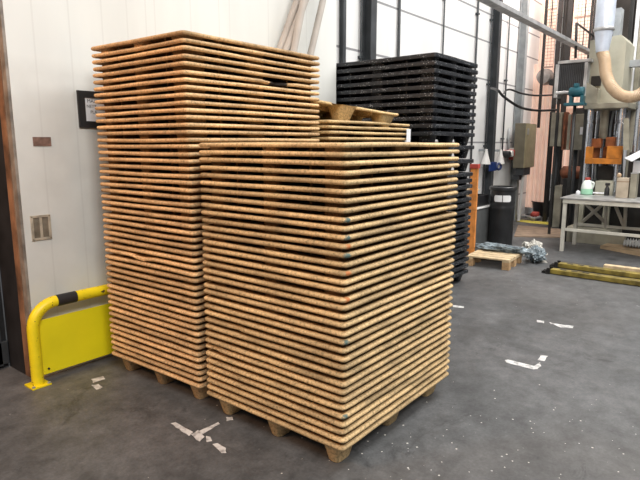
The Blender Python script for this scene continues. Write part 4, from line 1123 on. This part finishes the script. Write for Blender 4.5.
for r_, m_, X, lab, nm in (((616.5, 178, 628.5, 193), 'carton', 9.0, 'tan taped carton on the table', 'carton'), ((630, 174, 636.5, 193), 'beige_dark', 9.02, 'narrow grey-green tin on the table beside the carton', 'tin')):
    q = rectX(*r_, X); t = thing(nm, lab, nm, (X + .08, (q[0] + q[1]) / 2, TZ + .001))
    box('body', M[m_], (X, X + .16, q[0], q[1], TZ + .001, q[3]), t, .004)
    box('tape' if nm == 'carton' else 'lid', M['board_brown'] if nm == 'carton' else M['galv'], (X - .001, X + .161, q[0] - .001, q[1] + .001, q[3] - .06, q[3] - .045) if nm == 'carton' else (X - .003, X + .163, q[0] - .003, q[1] + .003, q[3] + .0005, q[3] + .015), t, 0)
c = on_table(620, 176); 
bm = BM(); q = onX(619.5, 172, 9.05); add_lathe(bm, [(0.012, -0.02), (0.03, 0), (0.03, 0.03), (0.01, 0.05)], (9.05, q.y, rectX(616.5, 178, 628.5, 193, 9.0)[3] + .021), 14)
tag(obj('tape_roll', bm, M['hose']), 'small round tan knob on the taped carton', 'knob')
p = on_table(596, 193)
bm = BM(); add_box(bm, p.x - .12, p.x + .12, p.y - .16, p.y + .16, TZ + .001, TZ + .006, bevel=.001, mtx=None); tag(obj('paper_sheet', bm, M['paper']), 'white sheet of paper flat on the table', 'paper')

# ------------------------------------------------------------------ things lying on the floor at the right
def rack_beam(pa, ang, L, label, z0=0.0):
    R = Matrix.Translation(Vector((pa.x, pa.y, z0))) @ Matrix.Rotation(ang, 4, 'Z')
    t = thing('rack_beam', label, 'beam', (pa.x, pa.y, z0), 'olive-yellow beams lying on the floor')
    bm = BM(); add_box(bm, 0.10, L, -0.055, 0.055, 0.006, 0.062, bevel=0.008, mtx=R); obj('beam', bm, M['beam'], t)
    bm = BM(); add_box(bm, 0.05, 0.0995, -0.08, 0.08, 0.002, 0.012, mtx=R); add_box(bm, 0.06, 0.0995, -0.07, -0.05, 0.0121, 0.075, mtx=R); add_box(bm, 0.06, 0.0995, 0.05, 0.07, 0.0121, 0.075, mtx=R)
    for k in range(3): add_box(bm, 0.0, 0.0495, -0.06 + k * .05, -0.045 + k * .05, 0.003, 0.03, mtx=R)
    obj('end_connector', bm, M['machine_dark'], t)
    bm = BM()
    for k in range(3): add_box(bm, 0.2 + k * .13, 0.27 + k * .13, -0.02, 0.02, 0.0621, 0.065, mtx=R)
    obj('slot', bm, M['machine_dark'], t)
rack_beam(onZ(543, 272), math.radians(-91), 2.6, 'olive-yellow steel beam lying on the floor nearer the aisle')
rack_beam(onZ(551, 266), math.radians(-92.5), 2.6, 'olive-yellow steel beam lying on the floor nearer the table')
p = onZ(601, 270); tag(box('wood_plank', M['pine'], (p.x + .02, p.x + .12, p.y - 1.6, p.y - .02, 0.0, 0.065), None, .003), 'pale wooden plank lying between the olive-yellow beams', 'plank')
p = onZ(601, 249); q = onZ(640, 257)
bm = BM(); add_prism(bm, [onZ(600, 248.5), onZ(607, 246), onZ(660, 252), onZ(660, 260)], (0, 0, 0.045)); tag(obj('tan_board', bm, M['cardboard']), 'tan board lying on the floor below the work table', 'board')
bm = BM(); n = 13
A = onZ(622, 247, .05); B = onZ(660, 251, .05); C_ = onZ(627, 238, .05); 
ud = (B - A); vd = (C_ - A)
g = []
for k in range(n * 4 + 1):
    s = k / (n * 4); h = 0.022 * math.sin(k * PI / 2)
    g.append([bm.verts.new(A + ud * s + vd * t_ + Vector((0, 0, 0.025 + h + 0.12 * t_))) for t_ in (0, 1)])
for p_, q_ in zip(g, g[1:]): f = bm.faces.new((p_[0], q_[0], q_[1], p_[1]))
tag(obj('corrugated_sheet', bm, M['sheet_grey']), 'pale grey corrugated sheet propped on the tan board', 'sheet')
bm = BM(); add_prism(bm, [onZ(514, 237), onZ(518, 226), onZ(561, 230), onZ(561, 238)], (0, 0, 0.02)); tag(obj('brown_board', bm, M['board_brown']), 'brown board lying on the floor between bin and table', 'board')
hs = [onZ(512, 217, .05), onZ(519, 216, .07), onZ(526, 216.5, .06), onZ(534, 218.5, .05), onZ(540, 217, .05)]
tag(tube('floor_hose', M['galv'], smooth_path(hs), .03, None, 8), 'grey hose lying on the floor beside the yellow line', 'hose')
c = onZ(537, 218, .0); bm = BM(); add_lathe(bm, [(0.05, -0.09), (0.075, -0.07), (0.075, 0.05), (0.03, 0.09)], (c.x - .15, c.y, .08), 14, 'y'); tag(obj('hose_coupling', bm, M['red']), 'red hose coupling on the floor beside the yellow line', 'coupling')

# ------------------------------------------------------------------ light
w = bpy.data.worlds.new('hall_light'); bpy.context.scene.world = w; w.use_nodes = True
wn, wl = w.node_tree.nodes, w.node_tree.links
tc = wn.new('ShaderNodeTexCoord'); sp = wn.new('ShaderNodeSeparateXYZ'); wl.new(tc.outputs['Generated'], sp.inputs[0])
wr = ramp(wn, [(0.0, (0.10, 0.10, 0.105)), (0.15, (0.16, 0.16, 0.165)), (0.75, (0.85, 0.86, 0.88))]); wl.new(sp.outputs[2], wr.inputs['Fac'])
wl.new(wr.outputs['Color'], wn['Background'].inputs[0]); wn['Background'].inputs[1].default_value = 0.75

def area(name, loc, rot, sx, sy, power, col=(1, 1, 1)):
    l = bpy.data.lights.new(name, 'AREA'); l.shape = 'RECTANGLE'; l.size = sx; l.size_y = sy; l.energy = power; l.color = col
    o = bpy.data.objects.new(name, l); COL.objects.link(o); o.location = loc; o.rotation_euler = rot; return o
def aimed(name, loc, at, sx, sy, power, col=(1, 1, 1)):
    o = area(name, loc, (0, 0, 0), sx, sy, power, col)
    o.rotation_euler = (Vector(at) - Vector(loc)).to_track_quat('-Z', 'Y').to_euler(); return o
aimed('ceiling_lamp', (-0.8, -2.6, 5.6), (2.4, 2.6, 1.0), 3.0, 1.6, 375, (1, 0.97, 0.92))
area('ceiling_lamp', (5.5, -0.6, 6.2), (0, 0, 0), 5.0, 1.4, 350, (1, 0.98, 0.95))
aimed('ceiling_lamp', (8.0, 0.6, 6.2), (8.5, 4.0, 2.2), 4.0, 1.0, 170, (1, 0.98, 0.96))
area('ceiling_lamp', (10.5, 0.6, 6.2), (0, 0, 0), 3.0, 1.2, 160, (1, 0.97, 0.93))
# warm lamp high over the gangway on the door side
aimed('gangway_lamp', (-1.3, 3.35, 3.3), (2.0, 2.7, 1.2), 1.0, 0.6, 85, (1, 0.52, 0.25))
aimed('curtain_fill', (11.2, 3.2, 5.6), (12.7, 3.4, 2.5), 0.8, 0.8, 130, (1, 0.86, 0.78))  # fill light added to brighten the pink curtains, no fixture there
sc = bpy.context.scene
sc.view_settings.view_transform = 'Standard'
sc.view_settings.look = 'None'
sc.view_settings.exposure = 0.0
